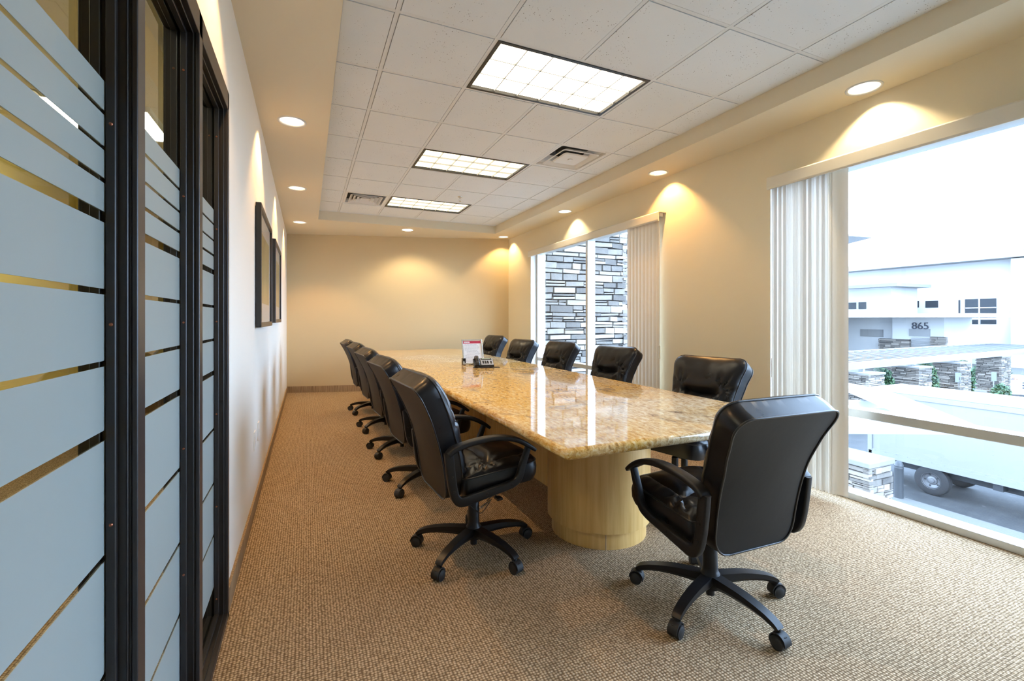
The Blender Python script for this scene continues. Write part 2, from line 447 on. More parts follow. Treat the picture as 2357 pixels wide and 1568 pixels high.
# tile ceiling and grid
GX = [.15, .425, .98, 1.535, 2.09, 2.645, 2.92]
GY = [2.40 + .6045 * k for k in range(-5, 9)]
cells_out = set()
bm = bmesh.new()
ys = [SY0] + [y for y in GY if SY0 < y < SY1] + [SY1]
TROF = [(2.40, 'near'), (2.40 + .6045 * 3, 'mid'), (2.40 + .6045 * 6, 'far')]
RETV = (2.09, 2.645, 2.40 + .6045 * 2, 2.40 + .6045 * 3)
SUPV = (.425, .98, 2.40 + .6045 * 6, 2.40 + .6045 * 7)
def is_hole(x0, x1, y0, y1):
    cx_, cy_ = (x0 + x1) / 2, (y0 + y1) / 2
    for ty, _ in TROF:
        if .98 < cx_ < 2.09 and ty < cy_ < ty + .6045: return True
    for v in (RETV, SUPV):
        if v[0] < cx_ < v[1] and v[2] < cy_ < v[3]: return True
    return False
tb = bmesh.new()
for y0, y1 in zip(ys, ys[1:]):
    for x0, x1 in zip(GX, GX[1:]):
        if is_hole(x0, x1, y0, y1): continue
        g = .0155
        a = box(bm, x0 + g, x1 - g, y0 + g, y1 - g, ZC - .004, ZC + .012)
        box(tb, x0 + .004, x1 - .004, y0 + .004, y1 - .004, ZC + .004, ZC + .02)
ceil = struct('ceiling', bm, M['tile'], 'white speckled acoustic tile ceiling', 'ceiling')
o = link_mesh('tile_backing', tb, M['tile_gap'], ceil)
bm = bmesh.new()
hw = .0115
for x in GX[1:-1]:
    for y0, y1 in zip(ys, ys[1:]):
        ym = (y0 + y1) / 2
        if any(.98 < x < 2.09 and ty < ym < ty + .6045 for ty, _ in TROF): continue
        box(bm, x - hw, x + hw, y0, y1, ZC - .002, ZC + .02)
for y in ys[1:-1]: box(bm, SX0, SX1, y - hw, y + hw, ZC - .0015, ZC + .019)
for a in ((SX0, SX0 + .018, SY0, SY1), (SX1 - .018, SX1, SY0, SY1), (SX0, SX1, SY1 - .018, SY1), (SX0, SX1, SY0, SY0 + .018)): box(bm, *a, ZC - .001, ZC + .018)
link_mesh('ceiling_grid', bm, M['tbar'], ceil)
bm = bmesh.new(); box(bm, -.47, 3.62, Y0, 8.95, 3.12, 3.2)
struct('ceiling_slab', bm, M['vent_dark'])

# baseboards
bm = bmesh.new(); box(bm, XL, XL + .012, 2.262, YB(XL) - .01, 0, .098, 0)
struct('baseboard_left', bm, M['carpet_base'])
bm = bmesh.new(); prism(bm, [(XL, YB(XL) - .014), (XR, YB(XR) - .014), (XR, YB(XR)), (XL, YB(XL))], 0, .108)
struct('baseboard_back', bm, M['carpet_base'])
bm = bmesh.new()
for a, b in ((W1[1], W2[0]), (W2[1], YB(XR))): box(bm, XR - .012, XR, a, b, 0, .105)
struct('baseboard_right', bm, M['carpet_base'])

# ------------------------------------------------------------------ interior glazing on the left (window_1)
FX0, FX1, GXp = -.392, -.300, -.352
bays = [(-1.20, -.575), (-.537, -.012), (.026, .551), (.589, 1.117), (1.154, 1.679), (1.718, 2.232)]
MULL = [(-1.3, -1.20)] + [(bays[i][1], bays[i + 1][0]) for i in range(5)] + [(2.232, 2.262)]
HB, SB = 2.125, .032
win1 = struct_empty('window_1', 'dark bronze interior glazing with frosted banded glass', 'interior window')
def bz(bm, *a, bev=.0015):
    t = bmesh.new(); box(t, *a); bmesh.ops.bevel(t, geom=t.edges[:], offset=bev, segments=1, affect='EDGES')
    me = bpy.data.meshes.new('t'); t.to_mesh(me); t.free(); bm.from_mesh(me); bpy.data.meshes.remove(me)
for i, (a, b) in enumerate(MULL):
    bm = bmesh.new()
    bz(bm, FX0, FX1 - .010, a, b, 0, FT)
    bz(bm, FX1 - .010, FX1, a - (.004 if i < 6 else 0), b + .004 if i < 6 else b, 0, FT)
    if i > 0:     # stops on the side facing the viewpoint
        bz(bm, GXp + .004, GXp + .020, a - .011, a + .001, SB, HB)
        bz(bm, GXp + .034, GXp + .037, a - .005, a + .001, SB, HB)
        bz(bm, GXp - .020, GXp - .004, a - .011, a + .001, SB, HB)
    if i < 6:
        bz(bm, GXp + .004, GXp + .020, b - .001, b + .011, SB, HB)
        bz(bm, GXp - .020, GXp - .004, b - .001, b + .011, SB, HB)
    mo = link_mesh('mullion' if 0 < i < 6 else 'jamb', bm, M['bronze'], win1)
    if i >= 3:
        for z in (.10, .48, .86, 1.24, 1.62, 2.0):
            s = bmesh.new(); cyl(s, (GXp + .0125, a - .011, z), (GXp + .0125, a - .0135, z), .0035, .002, 10)
            link_mesh('screw', s, M['screw'], mo)
bm = bmesh.new()
bz(bm, FX0, FX1, -1.3, 2.262, HB, FT); bz(bm, GXp + .004, GXp + .02, -1.2, 2.232, HB - .011, HB); bz(bm, GXp + .034, GXp + .037, -1.2, 2.232, HB - .006, HB); bz(bm, GXp - .02, GXp - .004, -1.2, 2.232, HB - .011, HB)
link_mesh('head_frame', bm, M['bronze'], win1)
bm = bmesh.new()
bz(bm, FX0, FX1, -1.3, 2.262, 0, SB - .006); bz(bm, GXp + .004, GXp + .02, -1.2, 2.232, SB - .007, SB + .006); bz(bm, GXp + .034, GXp + .037, -1.2, 2.232, SB - .007, SB - .001); bz(bm, GXp - .02, GXp - .004, -1.2, 2.232, SB - .007, SB + .006)
link_mesh('sill_frame', bm, M['bronze'], win1)
gaps = [(1.640, .009), (1.573, .008), (1.512, .010), (1.443, .021), (1.302, .011), (1.166, .011), (1.030, .020), (.798, .013), (.575, .012), (.360, .013)]
tops = [1.700] + [z - w / 2 for z, w in gaps]; bots = [z + w / 2 for z, w in gaps] + [.148]
for a, b in bays:
    bm = bmesh.new(); box(bm, GXp - .003, GXp + .003, a, b, SB - .002, HB)
    for f in list(bm.faces):
        if abs(f.normal.x) < .5: pass
    bm.free(); bm = bmesh.new()
    v = [bm.verts.new(p) for p in ((GXp, a, SB - .002), (GXp, b, SB - .002), (GXp, b, HB), (GXp, a, HB))]; bm.faces.new(v)
    p = link_mesh('glass_pane', bm, M['glass_in'], win1)
    bm = bmesh.new()
    for t, q in zip(tops, bots): box(bm, GXp + .0008, GXp + .0022, a, b, q, t)
    link_mesh('frosted_film', bm, M['frost'], p)
# corridor behind
bm = bmesh.new(); box(bm, -2.2, -.42, Y0, 8.9, -.12, -.001)
struct('corridor_floor', bm, M['carpet'])
bm = bmesh.new(); box(bm, -2.3, -2.2, Y0, 8.9, 0, 2.75); box(bm, -2.2, -.47, 8.8, 8.9, 0, 2.75); box(bm, -2.2, -.42, Y0 - .1, Y0, 0, 2.75)
struct('wall_corridor', bm, M['corridor'], 'yellow corridor wall beyond the glazing', 'wall')
bm = bmesh.new(); box(bm, -2.3, -.47, Y0, 8.9, 2.70, 2.75)
struct('ceiling_corridor', bm, M['soffit'])
d3 = struct_empty('door_1', 'dark door in the corridor beyond the glazing', 'door')
bm = bmesh.new(); box(bm, -2.2, -2.16, 3.1, 4.0, 0, 2.1); link_mesh('door_leaf', bm, M['bronze'], d3)
bm = bmesh.new(); box(bm, -2.2, -2.15, 3.0, 3.1, 0, 2.2); box(bm, -2.2, -2.15, 4.0, 4.1, 0, 2.2); box(bm, -2.2, -2.15, 3.0, 4.1, 2.1, 2.2); link_mesh('door_frame', bm, M['bronze_pale'], d3)
for cy_ in (1.2, 4.2):
    t = thing('corridor_light', 'square ceiling light in the corridor ' + ('beside the near glass pane' if cy_ < 2 else 'beyond the glazing, further one'), 'ceiling light', (-1.3, cy_, 2.68))
    link_mesh('diffuser', B(-.3, .3, -.3, .3, -.002, .01), M['tube_hall'], t); 
    bm = bmesh.new(); box(bm, -.32, -.3, -.32, .32, -.012, .02); box(bm, .3, .32, -.32, .32, -.012, .02); box(bm, -.3, .3, -.32, -.3, -.012, .02); box(bm, -.3, .3, .3, .32, -.012, .02)
    link_mesh('frame', bm, M['tbar'], t)

# ------------------------------------------------------------------ exterior windows
def ext_window(name, y0, y1, label):
    w = struct_empty(name, label, 'window')
    x0, x1 = 3.45, 3.57; g = 3.50; ym = (y0 + y1) / 2; fw = .05
    for a, nm in (((x0, x1, y0, y0 + fw, 0, WT), 'frame_post'), ((x0, x1, y1 - fw, y1, 0, WT), 'frame_post'), ((x0, x1, ym - fw / 2, ym + fw / 2, 0, WT), 'mullion'),
                  ((x0, x1, y0, y1, WT - fw, WT), 'head_rail'), ((x0, x1, y0, y1, .0, .045), 'sill_rail')):
        link_mesh(nm, B(*a, bevel=.003), M['alum'], w)
    for a, b in ((y0 + fw, ym - fw / 2), (ym + fw / 2, y1 - fw)):
        link_mesh('mid_rail', B(x0, x1, a, b, .575, .632, bevel=.003), M['alum'], w)
        for z0, z1 in ((.045, .575), (.632, WT - fw)):
            bm = bmesh.new(); v = [bm.verts.new(p) for p in ((g, a, z0), (g, b, z0), (g, b, z1), (g, a, z1))]; bm.faces.new(v)
            link_mesh('glass_pane', bm, M['glass'], w)
    bm = bmesh.new(); box(bm, XR + .001, x0, y0, y0 + .004, 0, WT); box(bm, XR + .001, x0, y1 - .004, y1, 0, WT)
    link_mesh('reveal', bm, M['drywall_white'], w)
ext_window('window_2', *W1, 'near floor length window onto the street')
ext_window('window_3', *W2, 'far floor length window onto the stone pier')

# vertical blinds
def blind(y_lo, y_hi, s_lo, s_hi, n, label, rng, face_last=True):
    t = thing('vertical_blind', label, 'vertical blind', (3.30, (y_lo + y_hi) / 2, 0))
    oy = (y_lo + y_hi) / 2
    bm = bmesh.new()
    prof = [(-.052, 2.250), (-.056, 2.262), (-.056, 2.335), (-.046, 2.346), (.048, 2.346), (.048, 2.338), (-.040, 2.338), (-.044, 2.330), (-.044, 2.262), (-.040, 2.250)]
    A = [bm.verts.new((x, y_lo - oy, z)) for x, z in prof]; Bq = [bm.verts.new((x, y_hi - oy, z)) for x, z in prof]
    for i in range(len(prof)):
        j = (i + 1) % len(prof); bm.faces.new((A[i], A[j], Bq[j], Bq[i]))
    bm.faces.new(A[::-1]); bm.faces.new(Bq)
    link_mesh('valance', bm, M['valance'], t)
    link_mesh('track', B(-.02, .025, y_lo + .02 - oy, y_hi - .02 - oy, 2.30, 2.335), M['white_plastic'], t)
    for k in range(n):
        y = s_lo + (s_hi - s_lo) * (k + .5) / n
        ang = radians(90) + rng.uniform(-.12, .12)
        if face_last == 'open': ang = radians(9) + rng.uniform(-.03, .03)
        w = .0445
        if face_last is True and k < 3: ang = radians((150, 138, 120)[k])
        bm = bmesh.new(); rows = []
        for j in range(7):
            q = -1 + 2 * j / 6; px_ = w * q; bow = .007 * (1 - q * q)
            dx = px_ * sin(ang) - bow * cos(ang); dy = px_ * cos(ang) + bow * sin(ang)
            tw = .03 * rng.uniform(-1, 1)
            rows.append((bm.verts.new((dx, y - oy + dy, .055)), bm.verts.new((dx, y - oy + dy, 2.30))))
        for a, b in zip(rows, rows[1:]): bm.faces.new((a[0], b[0], b[1], a[1]))
        link_mesh('slat', bm, M['vinyl'], t, smooth=True)
    return t, oy
rng = random.Random(3)
t, oy = blind(-.60, 2.452, 1.935, 2.425, 26, 'cream vertical blind gathered at the left side of the near window', rng)
bm = bmesh.new(); tube(bm, [(-.01, 2.437 - oy, 2.25), (-.01, 2.437 - oy, .95)], .003); tube(bm, [(.006, 2.437 - oy, 2.25), (.006, 2.437 - oy, .95)], .002)
link_mesh('cord', bm, M['white_plastic'], t); link_mesh('cord_weight', B(-.016, .012, 2.430 - oy, 2.444 - oy, .80, .95, bevel=.003), M['white_plastic'], t)
t, oy = blind(3.655, 6.665, 3.70, 4.21, 9, 'cream vertical blind gathered at the right side of the far window', rng, 'open')
bm = bmesh.new(); tube(bm, [(-.015, 3.685 - oy, 2.25), (-.015, 3.685 - oy, .98)], .003)
link_mesh('cord', bm, M['white_plastic'], t); link_mesh('cord_weight', B(-.028, -.004, 3.678 - oy, 3.692 - oy, .85, .98, bevel=.003), M['white_plastic'], t)

# ------------------------------------------------------------------ ceiling fixtures
def troffer(y, kind, label):
    x0, x1, y0, y1 = .98 + .012, 2.09 - .012, y + .012, y + .6045 - .012
    t = thing('ceiling_troffer', label, 'ceiling light', ((x0 + x1) / 2, (y0 + y1) / 2, ZC), group='recessed fluorescent ceiling lights')
    w, h_ = (x1 - x0) / 2, (y1 - y0) / 2
    bm = bmesh.new(); f = .022
    for a in ((-w, -w + f, -h_, h_), (w - f, w, -h_, h_), (-w + f, w - f, -h_, -h_ + f), (-w + f, w - f, h_ - f, h_)): box(bm, *a, -.006, .07)
    link_mesh('frame', bm, M['dark_metal'], t)
    bm = bmesh.new(); box(bm, -w + f, w - f, -h_ + f, h_ - f, .014, .02)
    link_mesh('diffuser', bm, M['tube_near' if kind == 'near' else 'tube_far'], t)
    bm = bmesh.new(); W_, H_ = w - f, h_ - f
    # parabolic louver: blades with sloped sides
    def blade(p0, p1, horiz):
        t0, t1 = .0028, .0032
        if horiz: pts = [(p0[0], p0[1] - t0, .0), (p1[0], p1[1] - t0, .0), (p1[0], p1[1] + t0, .0), (p0[0], p0[1] + t0, .0)]; q = [(p0[0], p0[1] - t1, .014), (p1[0], p1[1] - t1, .014), (p1[0], p1[1] + t1, .014), (p0[0], p0[1] + t1, .014)]
        else: pts = [(p0[0] - t0, p0[1], 0), (p0[0] + t0, p0[1], 0), (p1[0] + t0, p1[1], 0), (p1[0] - t0, p1[1], 0)]; q = [(p0[0] - t1, p0[1], .014), (p0[0] + t1, p0[1], .014), (p1[0] + t1, p1[1], .014), (p1[0] - t1, p1[1], .014)]
        a = [bm.verts.new(v) for v in pts]; b = [bm.verts.new(v) for v in q]
        bm.faces.new(a); bm.faces.new(b[::-1])
        for i in range(4): j = (i + 1) % 4; bm.faces.new((a[i], a[j], b[j], b[i]))
    for i in range(1, 3): yy = -H_ + 2 * H_ * i / 3; blade((-W_, yy), (W_, yy), True)
    for i in range(1, 6): xx = -W_ + 2 * W_ * i / 6; blade((xx, -H_), (xx, H_), False)
    link_mesh('louver', bm, M['louver'], t)
troffer(TROF[0][0], 'near', 'large bright fluorescent ceiling light nearest the viewer')
troffer(TROF[1][0], 'mid', 'fluorescent ceiling light in the middle of the row')
troffer(TROF[2][0], 'far', 'smallest fluorescent ceiling light, farthest along the row')

def downlight(i, x, y):
    names = {1: 'recessed round light in the left soffit, nearest the viewer', 2: 'amber tinged recessed light, second in the left soffit', 3: 'recessed light at the far end of the left soffit',
             4: 'recessed light in the soffit along the far wall', 5: 'recessed light in the far right ceiling corner', 6: 'recessed light above the far window',
             7: 'amber recessed light in the right soffit between the windows', 8: 'recessed light in the right soffit above the near window', 0: 'recessed light in the left soffit above the frosted glazing'}
    t = thing('recessed_downlight', names[i], 'downlight', (x, y, ZS), group='round recessed downlights')
    bm = bmesh.new(); lathe(bm, [(.098, 0), (.096, -.006), (.084, -.004), (.0805, .004), (.0805, .012)], 40)
    link_mesh('trim_ring', bm, M['tbar'], t, smooth=True)
    bm = bmesh.new(); n = 40
    prof = [(.0805, .002), (.076, .04), (.066, .085), (.05, .12), (.04, .14)]
    rings = []
    for r, z in prof: rings.append([bm.verts.new(((r + (.0022 if k % 2 else 0)) * cos(2 * pi * k / n), (r + (.0022 if k % 2 else 0)) * sin(2 * pi * k / n), z)) for k in range(n)])
    for a, b in zip(rings, rings[1:]):
        for k in range(n): bm.faces.new((a[k], a[(k + 1) % n], b[(k + 1) % n], b[k]))
    bm.faces.new(rings[-1])
    link_mesh('reflector', bm, M['can'], t)
    orange = i in (2, 7)
    bm = bmesh.new(); lathe(bm, [(.008, .136), (.022, .125), (.030, .100), (.026, .082), (.012, .074), (.001, .072)], 20, close=True)
    link_mesh('lamp', bm, M['lamp_orange' if orange else 'lamp_warm'], t, smooth=True)
    ld = bpy.data.lights.new('downlight_lamp', 'SPOT'); ld.energy = ENERGY[i]; ld.spot_size = radians(150 if i == 4 else 104); ld.spot_blend = .45 if i != 4 else .6
    ld.shadow_soft_size = .02; ld.color = (1, .52, .16) if orange else ((1.0, .66, .30) if i in (5,) else ((1.0, .57, .22) if i < 4 else (1.0, .80, .50)))
    lo = bpy.data.objects.new('lamp_beam', ld); COL.objects.link(lo); lo.parent = t; lo.location = (0, 0, .055)
ENERGY = {0: 40, 1: 64, 2: 66, 3: 56, 4: 55, 5: 45, 6: 32, 7: 60, 8: 40}
for i, (x, y) in enumerate(LIGHTS): downlight(i, x, y)

# return vent
def sq_ring(bm, a, b, z0, z1, za=None):
    """frustum ring between half-size a at z0 and b at z1"""
    A = [bm.verts.new((sx * a[0], sy * a[1], z0)) for sx, sy in ((-1, -1), (1, -1), (1, 1), (-1, 1))]
    Bq = [bm.verts.new((sx * b[0], sy * b[1], z1)) for sx, sy in ((-1, -1), (1, -1), (1, 1), (-1, 1))]
    for i in range(4): j = (i + 1) % 4; bm.faces.new((A[i], A[j], Bq[j], Bq[i]))
def rsq(bm, a, b, r, z, n=5):
    pts = rrect(a, b, r, n); return [bm.verts.new((x, y, z)) for x, y in pts]
def ringloft(bm, specs):
    rings = [rsq(bm, *s) for s in specs]
    for p, q in zip(rings, rings[1:]):
        for i in range(len(p)): j = (i + 1) % len(p); bm.faces.new((p[i], p[j], q[j], q[i]))
    return rings
cxv, cyv = (RETV[0] + RETV[1]) / 2, (RETV[2] + RETV[3]) / 2
t = thing('ceiling_diffuser', 'square ceiling air diffuser with round cornered centre plate and open duct', 'air vent', (cxv, cyv, ZC))
a, b = .265, .290
bm = bmesh.new(); ringloft(bm, [(a, b, .02, -.002), (a - .02, b - .02, .08, -.003), (a - .03, b - .03, .1, .02), (a - .11, b - .11, .3, .075)]); link_mesh('frame', bm, M['vent_white'], t, auto=30)
bm = bmesh.new(); rr = ringloft(bm, [(a - .065, b - .065, .15, -.012), (a - .075, b - .075, .15, -.016), (a - .11, b - .11, .25, .02)]); link_mesh('outer_louver', bm, M['vent_white'], t, auto=30)
bm = bmesh.new(); rr = ringloft(bm, [(.12, .125, .2, .004), (.135, .14, .25, -.004), (.125, .13, .25, -.014), (.11, .115, .25, -.010)]); bm.faces.new(rr[-1]); bm.faces.new(rr[0][::-1]); link_mesh('centre_plate', bm, M['vent_white'], t, auto=30)
bm = bmesh.new(); lathe(bm, [(.14, .05), (.14, .12), (.001, .12)], 24); box(bm, -a, a, -b, b, .076, .08); link_mesh('duct', bm, M['vent_dark'], t)
bm = bmesh.new(); lathe(bm, [(.001, -.019), (.022, -.018), (.024, -.012)], 20); link_mesh('knob', bm, M['vent_white'], t)
# supply vent
cxv, cyv = (SUPV[0] + SUPV[1]) / 2, (SUPV[2] + SUPV[3]) / 2
t = thing('ceiling_louver_vent', 'square ceiling vent with concentric stepped louvers', 'air vent', (cxv, cyv, ZC))
bm = bmesh.new(); ringloft(bm, [(.265, .29, .01, -.002), (.235, .26, .01, -.004), (.225, .25, .01, .05)]); link_mesh('frame', bm, M['vent_white'], t)
for k, q in enumerate((.20, .155, .11, .065)):
    bm = bmesh.new(); ringloft(bm, [(q, q * 1.1, .01, -.010), (q - .006, (q - .006) * 1.1, .01, -.012), (q - .040, (q - .04) * 1.1, .01, .022)]); link_mesh('louver', bm, M['vent_white'], t)
bm = bmesh.new(); box(bm, -.26, .26, -.29, .29, .05, .06); link_mesh('duct', bm, M['vent_dark'], t)
# sprinkler
t = thing('fire_sprinkler', 'small chrome sprinkler head on the ceiling near the farthest light', 'sprinkler', (1.80, 5.69, ZC))
bm = bmesh.new(); lathe(bm, [(.030, -.005), (.028, -.012), (.012, -.014)], 20); link_mesh('escutcheon', bm, M['chrome'], t, smooth=True)
bm = bmesh.new(); cyl(bm, (0, 0, -.005), (0, 0, -.03), .009, n=12); tube(bm, smooth_path([(-.008, 0, -.03), (-.014, 0, -.045), (-.004, 0, -.062)], 4), .0022); tube(bm, smooth_path([(.008, 0, -.03), (.014, 0, -.045), (.004, 0, -.062)], 4), .0022); link_mesh('frame', bm, M['chrome'], t)
bm = bmesh.new(); cyl(bm, (0, 0, -.062), (0, 0, -.065), .016, n=16); link_mesh('deflector', bm, M['chrome'], t)

# ------------------------------------------------------------------ pictures, outlets
def picture(y0, y1, z0, z1, label):
    t = thing('framed_picture', label, 'picture', (XL, (y0 + y1) / 2, z0), group='framed prints on the left wall')
    w = (y1 - y0) / 2; h_ = z1 - z0; f = .035
    bm = bmesh.new()
    for a in ((-w, -w + f, 0, h_), (w - f, w, 0, h_), (-w + f, w - f, 0, f), (-w + f, w - f, h_ - f, h_)):
        box(bm, .004, .038, a[0], a[1], a[2], a[3])
    bmesh.ops.bevel(bm, geom=bm.edges[:], offset=.002, segments=1, affect='EDGES')
    link_mesh('frame', bm, M['black_frame'], t)
    link_mesh('mat', B(.006, .022, -w + f, w - f, f, h_ - f), M['mat_board'], t)
    link_mesh('print', B(.022, .0235, -w + f + .13, w - f - .13, .17, h_ - .17), M['art'], t)
    bm = bmesh.new(); v = [bm.verts.new(p) for p in ((.028, -w + f, f), (.028, w - f, f), (.028, w - f, h_ - f), (.028, -w + f, h_ - f))]; bm.faces.new(v)
    link_mesh('glazing', bm, M['glass'], t)
picture(3.48, 4.53, 1.195, 2.03, 'nearer large black framed print with white mat on the left wall')
picture(5.03, 6.10, 1.215, 2.035, 'farther black framed print on the left wall')
def plate(y, z, label, kind):
    t = thing('wall_plate', label, 'wall outlet', (XL, y, z))
    link_mesh('cover', B(0, .008, -.04, .04, -.062, .062, bevel=.002), M['white_plastic'], t)
    if kind:
        for s in (-.022, .022): link_mesh('socket', B(.008, .010, -.016, .016, s - .014, s + .014, bevel=.001), M['white_plastic'], t)
    else: link_mesh('jack', B(.008, .011, -.01, .01, -.01, .01, bevel=.001), M['white_plastic'], t)
plate(3.43, .458, 'white outlet plate low on the left wall, the nearer of the pair', 1)
plate(3.68, .467, 'white plate low on the left wall, the farther of the pair', 0)

# ------------------------------------------------------------------ conference table
TX0, TX1, TY0, TY1, TZ = .92, 2.38, 1.55, 7.70, .74
tab = thing('conference_table', 'long golden granite conference table on maple pedestals', 'table', ((TX0 + TX1) / 2, (TY0 + TY1) / 2, 0))
ox, oyy = (TX0 + TX1) / 2, (TY0 + TY1) / 2
def slab(y0, y1, near, far):
    bm = bmesh.new(); box(bm, TX0 - ox, TX1 - ox, y0 - oyy, y1 - oyy, TZ - .046, TZ)
    sel = []
    for e in bm.edges:
        c = (e.verts[0].co + e.verts[1].co) / 2
        d = e.verts[0].co - e.verts[1].co
        if abs(d.z) > .01:
            if (near and c.y < y0 - oyy + .01) or (far and c.y > y1 - oyy - .01): sel.append(e)
    bmesh.ops.bevel(bm, geom=sel, offset=.03, segments=5, profile=.5, affect='EDGES')
    sel = [e for e in bm.edges if abs(e.verts[0].co.z - e.verts[1].co.z) < 1e-5 and len(e.link_faces) == 2 and
           not ((not near and abs(e.verts[0].co.y - (y0 - oyy)) < 1e-4 and abs(e.verts[1].co.y - (y0 - oyy)) < 1e-4) or (not far and abs(e.verts[0].co.y - (y1 - oyy)) < 1e-4 and abs(e.verts[1].co.y - (y1 - oyy)) < 1e-4))
           and any(abs(f.normal.z) < .5 for f in e.link_faces)]
    bmesh.ops.bevel(bm, geom=sel, offset=.0205, segments=6, profile=.5, affect='EDGES')
    sl_ = link_mesh('granite_slab', bm, M['granite'], tab, auto=35)
    for p_ in sl_.data.polygons:
        if p_.area > .5: p_.use_smooth = False
slab(TY0, 2.4590, True, False); slab(2.4605, 5.05, False, False); slab(5.0515, TY1, False, True)
link_mesh('subtop', B(TX0 + .42 - ox, TX1 - .42 - ox, TY0 + .35 - oyy, TY1 - .35 - oyy, TZ - .062, TZ - .046), M['maple'], tab)
for py in (2.32, 4.62, 6.92):
    bm = bmesh.new(); cyl(bm, (1.60 - ox, py - oyy, .094), (1.60 - ox, py - oyy, TZ - .062), .303, n=72)
    p = link_mesh('pedestal', bm, M['maple'], tab, auto=40)
    bm = bmesh.new(); cyl(bm, (1.60 - ox, py - oyy, 0), (1.60 - ox, py - oyy, .094), .278, n=72)
    link_mesh('plinth', bm, M['maple'], p, auto=40)
    bm = bmesh.new(); a_ = radians(-90 - 34 + 8)
    cyl(bm, (1.60 - ox + .2785 * cos(a_), py - oyy + .2785 * sin(a_), .002), (1.60 - ox + .2785 * cos(a_), py - oyy + .2785 * sin(a_), .092), .0016, n=6)
    link_mesh('veneer_seam', bm, M['tile_gap'], p)
for a, b in ((2.60, 4.33), (4.90, 6.63)):
    link_mesh('spine_panel', B(1.64 - ox, 1.68 - ox, a - oyy, b - oyy, 0, TZ - .062), M['maple'], tab)

# ------------------------------------------------------------------ executive chairs
L_B = .598
def back_frame(t):
    """rear outline centreline point and front normal at height parameter t"""
    N = 60; x, z = -.227, .352; th = 0
    steps = max(1, int(round(t * N)))
    if t <= 0: th = radians(4); return Vector((x, 0, z)), Vector((cos(th), 0, sin(th)))
    ds = L_B * t / steps
    for k in range(steps):
        tt = t * (k + .5) / steps; th = radians(4 + 30 * tt ** 1.3); x -= ds * sin(th); z += ds * cos(th)
    th = radians(4 + 30 * t ** 1.3)
    return Vector((x, 0, z)), Vector((cos(th), 0, sin(th)))
def back_w(t):
    w = interp(t, [0, .15, .35, .55, .75, .9, 1], [.196, .212, .217, .222, .243, .263, .273])
    s = t * L_B; r = .070
    if L_B - s < r: w -= r - sqrt(max(0, r * r - (r - (L_B - s)) ** 2))
    r = .06
    if s < r: w -= r - sqrt(max(0, r * r - (r - s) ** 2))
    return w
NU, NV = 40, 56
def vt(j): # denser near the ends
    q = j / NV; return .5 - .5 * cos(pi * q) if False else (q + .75 * (q - .5) * 0 + 0) if False else (.5 - .5 * cos(pi * q)) * .55 + q * .45
def wrinkle(y, t, cy_, ct, n, amp, r0, r1):
    dy = (y - cy_) / .26; dt = (t - ct) * 1.7
    r = sqrt(dy * dy + dt * dt)
    if r < 1e-4: return 0
    a = math.atan2(dt, dy)
    e = exp(-((r - r0) / r1) ** 2)
    return -amp * e * (max(0, sin(a * n + 1.3)) ** 2)
def back_disp(u, t):
    y = u * back_w(t)
    b = .058 * (max(0, 1 - abs(u) ** 3.2) ** .5) * (max(0, 1 - abs(2 * t - 1) ** 4) ** .5)
    for tc, dep, ww in ((.585, .062, .145), (.25, .040, .13)):
        c = tc + .05 * (y / .2) ** 2
        m_ = 1 / (1 + exp((abs(y) - ww * .86) / .014))
        g = exp(-((t - c) / .045) ** 2) if t > c else exp(-((t - c) / .028) ** 2)
        b -= dep * m_ * g
        b += .012 * exp(-((t - c + .09) / .05) ** 2) * (1 - (y / .26) ** 2)
        for sgn in (-1, 1):
            b += wrinkle(y, t, sgn * ww, c + .01, 7, .019, .17, .13)
        if t < c: b -= .012 * exp(-((t - c + .07) / .045) ** 2) * max(0, sin(y * 72 + 1)) ** 3
    b += .003 * noise.noise(Vector((y * 14, t * 9, 3.1)))
    return b
